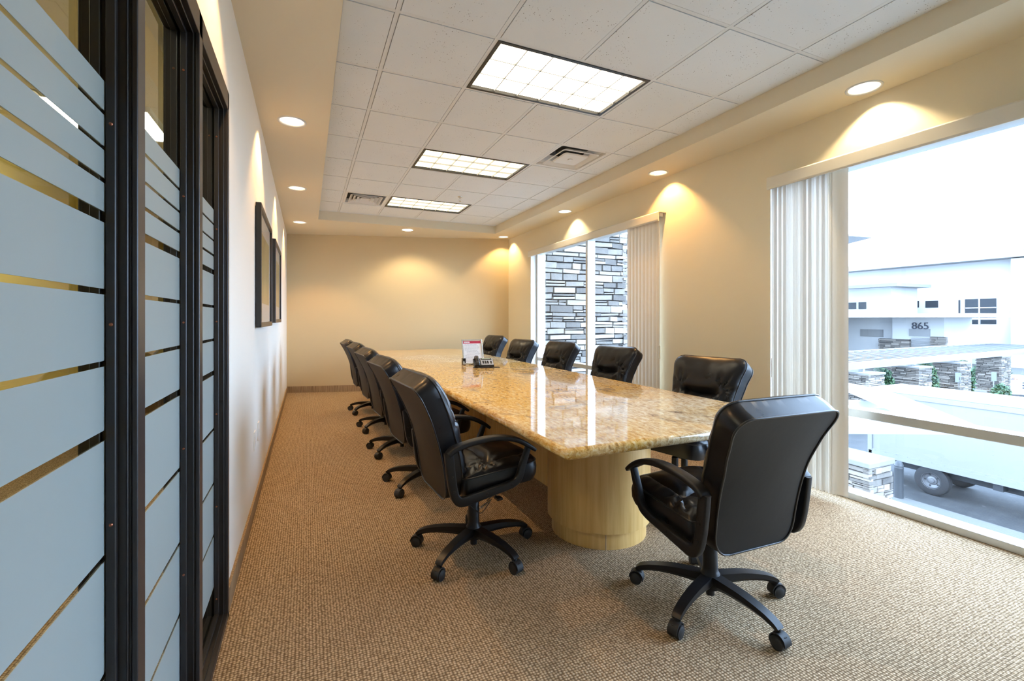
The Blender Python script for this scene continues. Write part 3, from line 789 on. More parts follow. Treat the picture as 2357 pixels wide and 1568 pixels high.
def build_chair_parts(root):
    th = .086
    # grids
    def grid(fun):
        bm_ = bmesh.new(); g = []
        for j in range(NV + 1):
            t = vt(j); row = []
            for i in range(NU + 1):
                q = -1 + 2 * i / NU; u = .6 * q + .4 * sin(q * pi / 2)
                row.append(bm_.verts.new(fun(u, t)))
            g.append(row)
        for j in range(NV):
            for i in range(NU): bm_.faces.new((g[j][i], g[j][i + 1], g[j + 1][i + 1], g[j + 1][i]))
        return bm_, g
    fr = {}
    def F(t):
        k = round(t, 6)
        if k not in fr: fr[k] = back_frame(t)
        return fr[k]
    def front(u, t): c, n = F(t); return c + n * (th + back_disp(u, t)) + Vector((0, u * back_w(t), 0))
    def rear(u, t): c, n = F(t); return c - n * (.012 * (1 - u * u) * max(0, sin(pi * min(1, t * 1.02))) - .0) + Vector((0, u * back_w(t), 0))
    def edge(u, t, off, grow=0): c, n = F(t); return c + n * off + Vector((0, u * (back_w(t) + grow), 0))
    bm, g = grid(front)
    # boxing strips (sides, top, bottom)
    def strip(seq):
        for a, b in zip(seq, seq[1:]):
            bm.faces.new((a[0], b[0], b[1], a[1]))
    loop = [(1, vt(j)) for j in range(NV + 1)] + [(1 - 2 * i / NU, 1.0) for i in range(1, NU + 1)] + [(-1, vt(NV - j)) for j in range(1, NV + 1)] + [(-1 + 2 * i / NU, 0.0) for i in range(1, NU)]
    def lp(off):
        out = []
        for u, t in loop:
            uu = u if abs(u) == 1 else (.6 * u + .4 * sin(u * pi / 2))
            out.append(edge(uu, t, off))
        return out
    A0, A1, A2 = lp(.002), lp(th * .5), lp(th)
    for k, (u, t) in enumerate(loop):   # slight outward belly of the boxing
        d = Vector((0, A1[k].y, 0)); d = d.normalized() * .006 if d.length > 0 else d
        A1[k] += d
    vs = [[bm.verts.new(p) for p in L] for L in (A0, A1, A2)]
    nL = len(loop)
    for r0, r1 in zip(vs, vs[1:]):
        for k in range(nL): bm.faces.new((r0[k], r0[(k + 1) % nL], r1[(k + 1) % nL], r1[k]))
    bmesh.ops.remove_doubles(bm, verts=bm.verts, dist=.0004)
    back = link_mesh('backrest', bm, M['leather'], root, auto=50)
    bm, g = grid(rear); bp = link_mesh('back_panel', bm, M['vinyl_back'], root, smooth=True)
    bm = bmesh.new(); P = [p for p in lp(th + .001)]
    tube(bm, P[::1], .0042, closed=True, n=6); link_mesh('piping', bm, M['piping'], back, smooth=True)
    bm = bmesh.new(); tube(bm, lp(-.001), .0042, closed=True, n=6); link_mesh('piping', bm, M['piping'], bp, smooth=True)
    # seat
    sx0, sx1, sw, tilt = -.150, .272, .243, .085
    def sp(u, v, h):
        # v along depth 0 rear .. 1 front
        r = .07; L = sx1 - sx0; s_ = v * L; w = sw
        if L - s_ < r: w -= r - sqrt(max(0, r * r - (r - (L - s_)) ** 2))
        if s_ < .03: w -= .03 - sqrt(max(0, .03 ** 2 - (.03 - s_) ** 2))
        x = sx0 + s_
        return Vector((x, u * w, .452 + (x + .235) * tilt + h))
    def sdisp(u, v):
        b = .052 * (max(0, 1 - abs(u) ** 3.5) ** .5) * (max(0, 1 - abs(2 * v - 1) ** 4) ** .5)
        y = u * sw
        c = .40 - .10 * (y / .2) ** 2
        m_ = 1 / (1 + exp((abs(y) - .15) / .014)); b -= .036 * m_ * exp(-((v - c) / .04) ** 2)
        m2 = exp(-((abs(y) - .155) / .016) ** 2); b -= .020 * m2 * (1 / (1 + exp(-(v - c) / .03))) * (1 / (1 + exp((v - .86) / .03)))
        for sg in (-1, 1): b += wrinkle(y, v * .86, sg * .16, c * .86, 8, .018, .17, .15)
        b -= .005 * max(0, sin(v * 44 + 3 * y)) ** 3 * exp(-((abs(y) - .2) / .035) ** 2)
        b += .004 * noise.noise(Vector((y * 12, v * 7, 1.7)))
        return b
    N1, N2 = 36, 40
    def vs_(j): q = j / N2; return (.5 - .5 * cos(pi * q)) * .5 + q * .5
    bm = bmesh.new(); G = []
    for j in range(N2 + 1):
        row = []
        for i in range(N1 + 1):
            q = -1 + 2 * i / N1; u = .6 * q + .4 * sin(q * pi / 2); row.append(bm.verts.new(sp(u, vs_(j), sdisp(u, vs_(j)))))
        G.append(row)
    for j in range(N2):
        for i in range(N1): bm.faces.new((G[j][i], G[j][i + 1], G[j + 1][i + 1], G[j + 1][i]))
    lo = [(1, vs_(j)) for j in range(N2 + 1)] + [(1 - 2 * i / N1, 1.0) for i in range(1, N1 + 1)] + [(-1, vs_(N2 - j)) for j in range(1, N2 + 1)] + [(-1 + 2 * i / N1, 0.0) for i in range(1, N1)]
    def slp(h, grow=0):
        out = []
        for u, v in lo:
            uu = u if abs(u) == 1 else (.6 * u + .4 * sin(u * pi / 2)); p = sp(uu, v, h)
            c = Vector(((sx0 + sx1) / 2, 0, p.z)); d = (p - c); p = p + d.normalized() * grow
            out.append(p)
        return out
    rings = [[bm.verts.new(p) for p in L] for L in (slp(0), slp(-.03, .008), slp(-.065, .006), slp(-.092, -.006))]
    for r0, r1 in zip(rings, rings[1:]):
        for k in range(len(lo)): bm.faces.new((r0[k], r0[(k + 1) % len(lo)], r1[(k + 1) % len(lo)], r1[k]))
    bm.faces.new(rings[-1])
    bmesh.ops.remove_doubles(bm, verts=bm.verts, dist=.0004)
    seat = link_mesh('seat', bm, M['leather'], root, auto=50)
    bm = bmesh.new(); tube(bm, slp(.001), .004, closed=True, n=6); link_mesh('piping', bm, M['piping'], seat, smooth=True)
    # armrests: closed loop of moulded plastic
    for s in (-1, 1):
        y = s * .272
        bm = bmesh.new()
        top = smooth_path([(-.245, y, .603), (-.21, y, .628), (-.11, y, .648), (.0, y, .653), (.10, y, .636), (.17, y, .602), (.222, y, .566)], 6)
        sweep(bm, top, rrect(.026, .0125, .7, 3), scales=[(1, 1)] * (len(top) - 8) + [(1 - .05 * k, 1 - .045 * k) for k in range(8)])
        lo_ = smooth_path([(-.243, y, .612), (-.234, y, .52), (-.222, y, .44), (-.206, y, .392), (-.175, y, .372), (-.11, y, .380), (.0, y, .398), (.09, y, .414), (.128, y, .440), (.150, y, .50), (.172, y, .555), (.186, y, .592)], 5)
        sc = []
        nq = len(lo_)
        for k in range(nq):
            f = k / (nq - 1); sc.append((1, interp(f, [0, .25, .35, .6, .75, 1], [1.25, 1.15, 1.3, 1.1, 1.0, .7])))
        sweep(bm, lo_, rrect(.015, .0175, .45, 3), scales=sc)
        arm = link_mesh('armrest', bm, M['chair_plastic'], root, auto=40)
        for bx, bz_ in ((-.230, .50), (-.222, .43), (-.05, .392), (.085, .413)):
            bm = bmesh.new(); yy = y + s * .015; cyl(bm, (bx, yy, bz_), (bx, yy + s * .003, bz_), .007, .0055, 12); link_mesh('bolt', bm, M['chair_plastic'], arm, auto=40)
    # mechanism, column, lever
    bm = bmesh.new(); box(bm, -.13, .12, -.085, .085, .352, .376); box(bm, -.06, .06, -.05, .05, .325, .355)
    bmesh.ops.bevel(bm, geom=bm.edges[:], offset=.006, segments=2, affect='EDGES'); box(bm, -.215, -.10, -.032, .032, .346, .358)
    link_mesh('tilt_mechanism', bm, M['chair_plastic'], root)
    bm = bmesh.new(); lathe(bm, [(.001, .288), (.019, .288), (.021, .294), (.021, .345)], 20, axis=(.105, 0)); link_mesh('tension_knob', bm, M['chair_plastic'], root, auto=40)
    bm = bmesh.new(); cyl(bm, (0, 0, .20), (0, 0, .352), .0205, n=24); link_mesh('gas_lift', bm, M['chair_plastic'], root, auto=40)
    bm = bmesh.new(); lathe(bm, [(.001, .035), (.018, .035), (.018, .07), (.042, .07), (.044, .125), (.034, .14), (.0315, .16), (.029, .262), (.026, .268), (.020, .268)], 28); link_mesh('base_hub', bm, M['chair_plastic'], root, auto=40)
    bm = bmesh.new(); tube(bm, smooth_path([(.02, -.03, .356), (.03, -.12, .352), (.03, -.20, .345), (.03, -.235, .342)], 4), .004); box(bm, .015, .045, -.262, -.225, .337, .347); link_mesh('lift_lever', bm, M['chair_plastic'], root)
    # one leg and caster mesh, used five times
    bm = bmesh.new()
    path = smooth_path([(.025, 0, .100), (.09, 0, .104), (.17, 0, .103), (.25, 0, .093), (.30, 0, .078), (.318, 0, .066)], 5)
    nn_ = len(path); sec = [(.024, -.022), (.024, .004), (.014, .018), (-.014, .018), (-.024, .004), (-.024, -.022)]
    sc = [(interp(k / (nn_ - 1), [0, .3, .7, 1], [1.05, .95, .80, .72]), interp(k / (nn_ - 1), [0, .25, .6, 1], [1.35, 1.05, .75, .55])) for k in range(nn_)]
    sweep(bm, path, sec, scales=sc)
    bmesh.ops.bevel(bm, geom=[e for e in bm.edges if len(e.link_faces) == 2 and e.calc_face_angle(0) > .5], offset=.003, segments=2, affect='EDGES')
    leg = link_mesh('base_leg', bm, M['chair_plastic'], root, auto=30)
    leg_me = leg.data
    bm = bmesh.new()
    for s in (-1, 1):
        A, Bq = cyl(bm, (.322, s * .007, .0265), (.322, s * .024, .0265), .0265, n=24)
        cyl(bm, (.322, s * .024, .0265), (.322, s * .0265, .0265), .021, .016, n=20)
    # hood
    hp = [(.322 + .031 * cos(radians(a_)), .0, .0285 + .031 * sin(radians(a_))) for a_ in range(-5, 200, 12)]
    sweep(bm, hp, [(.020, -.002), (.020, .002), (-.020, .002), (-.020, -.002)])
    box(bm, .298, .345, -.006, .006, .012, .055); cyl(bm, (.312, 0, .05), (.312, 0, .075), .012, n=14)
    cast = link_mesh('caster', bm, M['rubber'], leg, auto=40)
    for k in range(1, 5):
        l2 = leg.copy(); COL.objects.link(l2); l2.parent = root; l2.rotation_euler = (0, 0, radians(72 * k))
        c2 = cast.copy(); COL.objects.link(c2); c2.parent = l2
UPPER = ('backrest', 'back_panel', 'seat', 'armrest', 'tilt_mechanism', 'tension_knob', 'lift_lever', 'gas_lift')
def place(root, x, y, heading, phase, dz):
    root.location = (x, y, 0); root.rotation_euler = (0, 0, radians(heading))
    k = 0
    for c in root.children:
        nm = c.name.split('.')[0]
        if nm in UPPER: c.location.z = dz
        if nm == 'base_leg': c.rotation_euler = (0, 0, radians(phase - heading + 72 * k)); k += 1
CH = [
 (1.630, 1.505, 88, 56, -.012, 'nearest black leather chair at the table end, its back to the viewer'),
 (.825, 2.364, 4, 3, .016, 'first black leather chair on the left side, with a coiled cord below the seat'),
 (.837, 3.475, 5, 4, .012, 'second black leather chair from the front on the left side'),
 (.830, 4.450, 4, 4, .018, 'third black leather chair from the front on the left side'),
 (.832, 5.447, 4, 4, .020, 'fourth black leather chair from the front on the left side'),
 (.820, 6.510, 2, 4, .013, 'last black leather chair on the left side, by the far wall'),
 (2.262, 2.300, 193, 0, .020, 'black leather chair on the window side nearest the front, before the bare wall'),
 (2.441, 3.619, 191, 40, .020, 'black leather chair on the window side before the gathered far blind'),
 (2.463, 4.730, 189, 10, .020, 'black leather chair before the centre mullion of the far window'),
 (2.400, 5.650, 191, 30, .006, 'black leather chair on the window side, second from the far wall'),
 (2.490, 6.900, 191, 50, .020, 'farthest black leather chair on the window side, behind the desk phone')]
root = thing('office_chair', CH[0][5], 'office chair', group='black leather chairs around the conference table')
build_chair_parts(root)
first_children = list(root.children)
place(root, *CH[0][:5])
for c in CH[1:]:
    r = dup(root, (c[0], c[1], 0), 0, c[5]); place(r, *c[:5])
    if c[1] == 2.364:
        bm = bmesh.new()
        hx = []
        for k in range(90):
            a_ = 2 * pi * k / 12; q = k / 89
            hx.append((.018 + q * .06 + .004 * cos(a_), -.036 + .006 * sin(a_), .235 + .028 * q + .006 * cos(a_)))
        tube(bm, hx, .0016, n=5); 
        cc = link_mesh('coiled_cord', bm, M['chrome'], r)
        bm = bmesh.new(); tube(bm, smooth_path([(.02, -.045, .372), (.075, -.05, .318), (.088, -.045, .295), (.06, -.04, .268)], 4), .0022, n=6)
        tube(bm, smooth_path([(.09, -.036, .272), (.03, -.046, .214), (.0, -.034, .225), (-.036, -.01, .262), (-.036, .012, .276)], 5), .0025, n=6)
        link_mesh('cord_loop', bm, M['rubber'], r)

# ------------------------------------------------------------------ sign holder and phone on the table
t = thing('sign_holder', 'silver framed notice with crimson header standing on the table', 'sign', (1.705, 4.88, TZ))
lean = Matrix.Rotation(radians(-16), 4, 'X')
def leaned(bm, rot=lean): bmesh.ops.transform(bm, matrix=rot, verts=bm.verts); return bm
w, h_ = .122, .292
bm = bmesh.new()
for a in ((-w, -w + .016, .006, h_), (w - .016, w, .006, h_), (-w + .016, w - .016, .006, .022), (-w + .016, w - .016, h_ - .016, h_)): box(bm, a[0], a[1], -.008, .008, a[2], a[3])
bmesh.ops.bevel(bm, geom=bm.edges[:], offset=.002, segments=1, affect='EDGES'); link_mesh('frame', leaned(bm), M['silver'], t)
link_mesh('backing', leaned(B(-w + .004, w - .004, .002, .006, .01, h_ - .004)), M['black_plastic'], t)
pg = link_mesh('notice', leaned(B(-w + .016, w - .016, -.002, .002, .022, h_ - .016)), M['paper'], t)
link_mesh('header', leaned(B(-w + .018, w - .018, -.003, -.0019, h_ - .048, h_ - .018)), M['red_ink'], pg)
bm = bmesh.new(); 
for k, (a, b) in enumerate(((-.094, -.083), (-.080, -.070), (-.067, -.058), (-.055, -.047), (-.044, -.035), (-.032, -.026))): box(bm, a, b, -.004, -.003, h_ - .040, h_ - .026)
link_mesh('header_lettering', leaned(bm), M['paper'], pg)
bm = bmesh.new(); rr_ = random.Random(5)
for k in range(15):
    z = h_ - .062 - k * .0135; x = -.092 if k not in (6, 7, 8) else -.07
    while x < .085:
        l_ = rr_.uniform(.012, .035); 
        if x + l_ > .088 or (rr_.random() < .12 and x > 0): break
        box(bm, x, x + l_, -.0028, -.002, z, z + .0035); x += l_ + .004
link_mesh('printed_text', leaned(bm), M['grey_ink'], pg)
bm = bmesh.new(); prism(bm, [(-.03, .01), (.03, .01), (.03, .09), (-.03, .09)], 0, .012); bz(bm, -w - .002, -w + .03, .004, .06, 0, .075, bev=.002)
link_mesh('stand', bm, M['black_plastic'], t)

t = thing('desk_phone', 'black desk phone with grey keypad and handset on the left', 'telephone', (1.715, 4.60, TZ), radians(-14))
link_mesh('base_pad', B(-.115, .165, -.085, -.025, .0, .007, bevel=.003), M['black_plastic'], t)
bm = bmesh.new(); prof = [(-.09, .008), (-.09, .028), (.09, .085), (.10, .075), (.10, .004), (-.07, .004)]
A = [bm.verts.new((-.105, y, z)) for y, z in prof]; Bq = [bm.verts.new((.105, y, z)) for y, z in prof]
bm.faces.new(A[::-1]); bm.faces.new(Bq)
for i in range(6): j = (i + 1) % 6; bm.faces.new((A[i], A[j], Bq[j], Bq[i]))
bmesh.ops.bevel(bm, geom=bm.edges[:], offset=.004, segments=2, affect='EDGES'); link_mesh('body', bm, M['black_plastic'], t)
sl = math.atan2(.057, .18)
def on_face(bm): # face-local: x right, y up the slope, z outwards
    bmesh.ops.transform(bm, matrix=Matrix.Translation((0, 0, .0565)) @ Matrix.Rotation(sl, 4, 'X'), verts=bm.verts); return bm
fp = link_mesh('faceplate', on_face(B(-.03, .100, -.088, .088, .001, .006, bevel=.002)), M['grey_plastic'], t)
for r in range(4):
    for c in range(3): link_mesh('key', on_face(B(-.012 + c * .024, .004 + c * .024, -.062 + r * .019, -.050 + r * .019, .006, .010, bevel=.001)), M['black_plastic'], fp)
for r in range(4): link_mesh('key', on_face(B(.068, .088, -.062 + r * .019, -.052 + r * .019, .006, .009, bevel=.001)), M['black_plastic'], fp)
link_mesh('display_bezel', on_face(B(-.022, .092, .040, .084, .005, .010, bevel=.001)), M['black_plastic'], fp)
link_mesh('display', on_face(B(-.012, .082, .050, .076, .010, .0107)), M['lcd'], fp)
bm = bmesh.new(); hp = smooth_path([(-.068, -.094, -.002), (-.068, -.075, .022), (-.068, -.04, .036), (-.068, 0, .040), (-.068, .04, .036), (-.068, .075, .022), (-.068, .098, .0)], 4)
nq = len(hp); sweep(bm, hp, rrect(.021, .014, .8, 4), side=(1, 0, 0), scales=[(1.1 if (k < 5 or k > nq - 6) else .85, 1.35 if (k < 5 or k > nq - 6) else .8) for k in range(nq)])
link_mesh('handset', on_face(bm), M['black_plastic'], t, auto=50)
bm = bmesh.new(); tube(bm, smooth_path([(-.07, -.10, .02), (-.06, -.115, .008), (-.01, -.10, .010), (.03, -.095, .010), (.06, -.085, .012)], 6), .003)
link_mesh('handset_cord', bm, M['rubber'], t)

# ------------------------------------------------------------------ outside
G = -3.9
SN, CS = sin(radians(24)), cos(radians(24))
def px(x, y, depth):
    """a real point: photograph direction (x, y) at a given distance along the view axis"""
    l = (x - 1178.5) / 1060 * depth; return Vector((CS * l + SN * depth, CS * depth - SN * l, 1.25 + (735 - y) / 1060 * depth))
bm = bmesh.new(); box(bm, 3.62, 15.4, -20, 30, G - .2, G + .12)
struct('ground_sidewalk', bm, M['concrete'], 'pale concrete sidewalk', 'sidewalk')
bm = bmesh.new(); box(bm, 15.4, 28, -30, 60, G - .3, G)
struct('ground_street', bm, M['asphalt'], 'grey asphalt lane under the truck', 'street')
bm = bmesh.new(); box(bm, 28, 110, -40, 90, G - .3, G - .01)
struct('ground_lot', bm, M['concrete'], 'pale paved lot beyond the truck', 'pavement')

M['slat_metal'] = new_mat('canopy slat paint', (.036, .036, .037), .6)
M['canopy_paint'] = new_mat('white canopy beam paint', (.15, .15, .15), .6)
def stones(bm, origin, ux, width, z0, z1, depth_dir, rng, hmin=.05, hmax=.13, wmin=.12, wmax=.45, jut=.03, thick=.10):
    lay = bm.loops.layers.float_color.get('tone') or bm.loops.layers.float_color.new('tone')
    o = Vector(origin); ux = Vector(ux).normalized(); dd = Vector(depth_dir).normalized()
    z = z0
    while z < z1 - .01:
        h_ = min(rng.uniform(hmin, hmax), z1 - z); x = -rng.uniform(0, .05)
        while x < width:
            w = rng.uniform(wmin, wmax) * (1 if h_ > (hmin + hmax) / 2 else 1.25); w = min(w, width - x + rng.uniform(0, .02))
            if w < .05: break
            parts = [(z, h_)]
            if h_ > .085 and rng.random() < .28: q_ = rng.uniform(.35, .65); parts = [(z, h_ * q_), (z + h_ * q_, h_ * (1 - q_))]
            for z_s, h_s in parts:
              stone_one(bm, lay, o, ux, dd, x, w, z_s, h_s, rng, jut, thick)
            x += w
        z += h_
def stone_one(bm, lay, o, ux, dd, x, w, z, h_, rng, jut, thick):
            j = rng.uniform(-jut, jut); g = .005; tone = min(1, .15 + rng.random() * .95)
            tl = rng.uniform(-.012, .012)
            p = []
            for (a, zz, d) in ((x + g, z + g, thick), (x + w - g, z + g + tl, thick), (x + w - g + tl, z + h_ - g, thick), (x + g, z + h_ - g - tl, thick),
                               (x + g + .008, z + g + .006, j * .5 - .02), (x + w - g - .008, z + g + .006 + tl, j - .02), (x + w - g - .006, z + h_ - g - .006, j * .8 - .02), (x + g + .006, z + h_ - g - .006 - tl, j - .02)):
                q = o + ux * a + dd * d; p.append(bm.verts.new((q.x, q.y, zz)))
            for f in ((4, 5, 6, 7), (0, 1, 5, 4), (1, 2, 6, 5), (2, 3, 7, 6), (3, 0, 4, 7)):
                fc = bm.faces.new([p[i] for i in f])
                for lp_ in fc.loops: lp_[lay] = (tone, tone, tone, 1)
rs = random.Random(11)
t = thing('stone_pier', 'tall grey stacked stone pier right outside the far window', 'stone wall', (5.0, 8.2, G), group=None)
def loc_bm(bm, t): bmesh.ops.translate(bm, verts=bm.verts, vec=-Vector(t.location)); return bm
bm = bmesh.new(); stones(bm, (3.72, 7.8, 0), (1, 0, 0), 2.34, G, 3.02, (0, 1, 0), rs, .06, .15, .18, .52); stones(bm, (6.08, 7.8, 0), (0, 1, 0), .8, G, 3.02, (-1, 0, 0), rs)
link_mesh('stone_facing', loc_bm(bm, t), M['stone'], t)
bm = bmesh.new(); box(bm, 3.72, 6.04, 7.84, 8.6, G, 3.0); link_mesh('mortar_core', loc_bm(bm, t), M['stone_joint'], t)
t = thing('stone_pier', 'shaded stone return wall behind the tall pier, at the blind edge', 'stone wall', (6.6, 9.1, G))
bm = bmesh.new(); stones(bm, (6.0, 9.0, 0), (1, 0, 0), 1.3, G, 3.3, (0, 1, 0), rs); link_mesh('stone_facing', loc_bm(bm, t), M['stone'], t)
bm = bmesh.new(); box(bm, 6.0, 7.3, 9.04, 9.4, G, 3.3); link_mesh('mortar_core', loc_bm(bm, t), M['stone_joint'], t)

# low stone column with pale cap below the near window
c = px(1985, 1050, 10.2)
t = thing('stone_column', 'low stone column with a pale slab cap beside the truck', 'stone column', (c.x, c.y, G))
bm = bmesh.new(); stones(bm, (-.42, -.35, 0), (1, 0, 0), .84, 0, c.z - G - .12, (0, 1, 0), rs, .08, .16, .2, .45); stones(bm, (-.42, -.35, 0), (0, 1, 0), 1.1, 0, c.z - G - .12, (1, 0, 0), rs, .08, .16, .2, .45)
link_mesh('stone_facing', bm, M['stone'], t)
link_mesh('mortar_core', B(-.38, .40, -.31, .75, 0, c.z - G - .12), M['stone_joint'], t)
link_mesh('cap', B(-.47, .47, -.40, .80, c.z - G - .12, c.z - G, bevel=.02), M['stone_cap'], t)

# box truck
t = thing('box_truck', 'white box truck parked on the street below', 'truck', (17.6, 6.0, G))
def T(*a, bevel=0): return B(*a, bevel=bevel)
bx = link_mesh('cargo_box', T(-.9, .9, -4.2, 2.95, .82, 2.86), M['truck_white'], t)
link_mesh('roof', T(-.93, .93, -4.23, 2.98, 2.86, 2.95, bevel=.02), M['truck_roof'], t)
link_mesh('top_rail', T(-.93, -.9, -4.2, 2.95, 2.72, 2.86), M['ext_metal'], t)
bm = bmesh.new(); box(bm, -.94, -.9, -4.2, 2.95, .78, .93); box(bm, -.925, -.9, -4.2, 2.95, .93, .99)
for k in range(24): cyl(bm, (-.95, -4.0 + k * .295, .955), (-.94, -4.0 + k * .295, .955), .012, n=6)
link_mesh('bottom_rail', bm, M['ext_metal'], t)
bm = bmesh.new()
for k in range(13):
    yy = 2.75 - k * .55
    for q in range(15): cyl(bm, (-.905, yy, 1.06 + q * .115), (-.899, yy, 1.06 + q * .115), .010, n=5)
link_mesh('rivets', bm, M['ext_metal'], bx)
link_mesh('corner_post', T(-.94, -.88, 2.86, 2.98, .78, 2.9), M['ext_metal'], t)
bm = bmesh.new(); box(bm, -.62, -.5, -5.6, 2.9, .55, .80); box(bm, .5, .62, -5.6, 2.9, .55, .80); box(bm, -.9, .9, -.2, .0, .6, .78); box(bm, -.5, .5, 1.2, 1.5, .45, .7)
link_mesh('chassis', bm, M['truck_dark'], t)
bm = bmesh.new(); box(bm, -.85, .85, 2.7, 3.12, .42, .52); box(bm, -.8, -.7, 2.5, 2.8, .42, .8); box(bm, .7, .8, 2.5, 2.8, .42, .8); link_mesh('rear_step', bm, M['ext_metal'], t)
for (wx, wy) in ((-.80, 1.33), (.80, 1.33), (-.80, -4.9), (.80, -4.9)):
    s = -1 if wx < 0 else 1
    bm = bmesh.new(); prof = [(.21, -.11), (.27, -.125), (.36, -.125), (.41, -.10), (.42, -.05), (.42, .05), (.41, .10), (.36, .125), (.21, .11)]
    lathe(bm, prof, 40); bmesh.ops.transform(bm, matrix=Matrix.Translation((wx, wy, .42)) @ Matrix.Rotation(radians(-90 if s < 0 else 90), 4, 'Y'), verts=bm.verts)
    w_ = link_mesh('wheel', bm, M['tire'], t, auto=40)
    bm = bmesh.new(); lathe(bm, [(.245, .10), (.235, .115), (.22, .10), (.20, .05), (.13, .035), (.115, .06), (.07, .07), (.065, .10), (.001, .105)], 32)
    bmesh.ops.transform(bm, matrix=Matrix.Translation((wx, wy, .42)) @ Matrix.Rotation(radians(-90 if s < 0 else 90), 4, 'Y'), verts=bm.verts)
    rm = link_mesh('rim', bm, M['rim'], w_, auto=40)
    bm = bmesh.new()
    for k in range(5):
        a_ = 2 * pi * k / 5; cyl(bm, (wx + s * .044, wy + .165 * cos(a_), .42 + .165 * sin(a_)), (wx + s * .049, wy + .165 * cos(a_), .42 + .165 * sin(a_)), .026, n=12)
    link_mesh('hand_hole', bm, M['truck_dark'], rm)
bm = bmesh.new(); P = [(-6.9, .45), (-6.95, 1.2), (-6.4, 1.45), (-5.9, 2.2), (-4.45, 2.3), (-4.45, .45)]
A = [bm.verts.new((-.85, y, z)) for y, z in P]; Bq = [bm.verts.new((.85, y, z)) for y, z in P]
bm.faces.new(A); bm.faces.new(Bq[::-1])
for i in range(6): j = (i + 1) % 6; bm.faces.new((A[i], A[j], Bq[j], Bq[i]))
bmesh.ops.bevel(bm, geom=bm.edges[:], offset=.06, segments=2, affect='EDGES'); link_mesh('cab', bm, M['truck_white'], t)

# bollard
c = px(2069, 1150, 13.0)
t = thing('bollard', 'grey round topped bollard in front of the truck wheel', 'bollard', (c.x, c.y, G + .12))
bm = bmesh.new(); lathe(bm, [(.105, 0), (.105, .82), (.108, .83), (.108, .85), (.105, .86), (.105, .88), (.108, .89), (.108, .91), (.1, .92), (.095, .96), (.075, 1.0), (.04, 1.025), (.001, 1.03)], 28); link_mesh('post', bm, M['bollard'], t, auto=50)

# pointed entrance canopy of our own building, below the near window
def canopy(name, pts, ztop, th_, label, tp=None):
    W = [px(x, y, (1.25 - ztop) * 1060 / (y - 735)) for x, y in pts]
    c = sum(W, Vector()) / len(W)
    t = thing(name, label, 'canopy', (c.x, c.y, ztop))
    bm = bmesh.new(); prism(bm, [(p.x - c.x, p.y - c.y) for p in W], -th_, 0); link_mesh('roof_plate', bm, M['stucco'], t)
    return t, c, W
t, c, W = canopy('entrance_canopy', [(1900, 871), (1991, 889), (2062, 906), (2248, 979), (2215, 978), (2090, 953), (1955, 897), (1900, 878)], -.90, .10, 'white blade shaped canopy roof pointing right, below the near window')
bm = bmesh.new()
P = [px(x, y, d) for x, y, d in ((1930, 925, 13.0), (2060, 932, 13.4))]
for z0, z1 in ((-1.35, -1.12),):
    for (a, b) in (((1900, 13.2), (2032, 13.6)), ):
        p, q = px(a[0], 900, a[1]), px(b[0], 900, b[1]); n_ = (q - p); n_.z = 0; n_.normalize(); s_ = Vector((-n_.y, n_.x, 0)) * .12
        prism(bm, [((p + s_).x - c.x, (p + s_).y - c.y), ((q + s_).x - c.x, (q + s_).y - c.y), ((q - s_).x - c.x, (q - s_).y - c.y), ((p - s_).x - c.x, (p - s_).y - c.y)], z0 + .9, z1 + .9)
link_mesh('cross_beam', bm, M['stucco'], t)
t = thing('canopy_beam', 'lower white canopy beam with a deep shaded face, under the near window rail', 'canopy', tuple(px(2040, 980, 9.8)))
bm = bmesh.new(); oc = px(2040, 980, 9.8)
F_ = [px(1890, 953, 10.1), px(2046, 972, 9.8), px(2206, 1001, 9.5), px(1890, 999, 10.1)]
A = [bm.verts.new(p - oc) for p in F_]; Bq = [bm.verts.new(p - oc + Vector((.55, .25, 0))) for p in F_]
bm.faces.new(A); bm.faces.new(Bq[::-1])
for i in range(4): bm.faces.new((A[i], A[(i + 1) % 4], Bq[(i + 1) % 4], Bq[i]))
link_mesh('beam', bm, M['ext_metal'], t)

# covered walkway: slatted steel roof on stone pillars
pill = [(24.4, 13.4), (29.45, 13.8), (34.3, 14.1), (41.2, 14.8), (45.6, 13.2)]
PH = [2.55, 2.6, 2.62, 2.72, 2.9]
names = ['leftmost stone pillar under the slatted canopy, cut by the blind', 'second stone pillar from the left under the slatted canopy', 'third stone pillar from the left, ivy on its right side',
         'stone pillar behind the thin sign post at the right', 'stone pillar at the right edge, behind the white drop box']
for (x, y), h_, nm in zip(pill, PH, names):
    t = thing('stone_pillar', nm, 'stone pillar', (x, y, G), group='stone pillars of the covered walkway')
    bm = bmesh.new(); w = .62
    stones(bm, (-w, -w, 0), (1, 0, 0), 2 * w, 0, h_, (0, 1, 0), rs, .06, .11, .25, .6, .02); stones(bm, (-w, -w, 0), (0, 1, 0), 2 * w, 0, h_, (1, 0, 0), rs, .06, .11, .25, .6, .02)
    link_mesh('stone_facing', bm, M['stone'], t); link_mesh('mortar_core', B(-w + .06, w - .02, -w + .06, w - .02, 0, h_ - .02), M['stone_joint'], t)
    link_mesh('cap', B(-w - .05, w + .05, -w - .05, w + .05, h_ - .01, h_ + .08), M['stone_cap'], t)
    link_mesh('steel_post', B(-.09, .09, -.09, .09, h_ + .08, 3.0), M['ext_metal'], t)
t = thing('walkway_canopy', 'long white slatted steel canopy over the stone pillars', 'canopy', (38, 15.4, -1.0))
P0, P1 = Vector((18.0, 12.9, 0)), Vector((54.0, 14.9, 0)); ud = (P1 - P0).normalized(); vd = Vector((-ud.y, ud.x, 0))
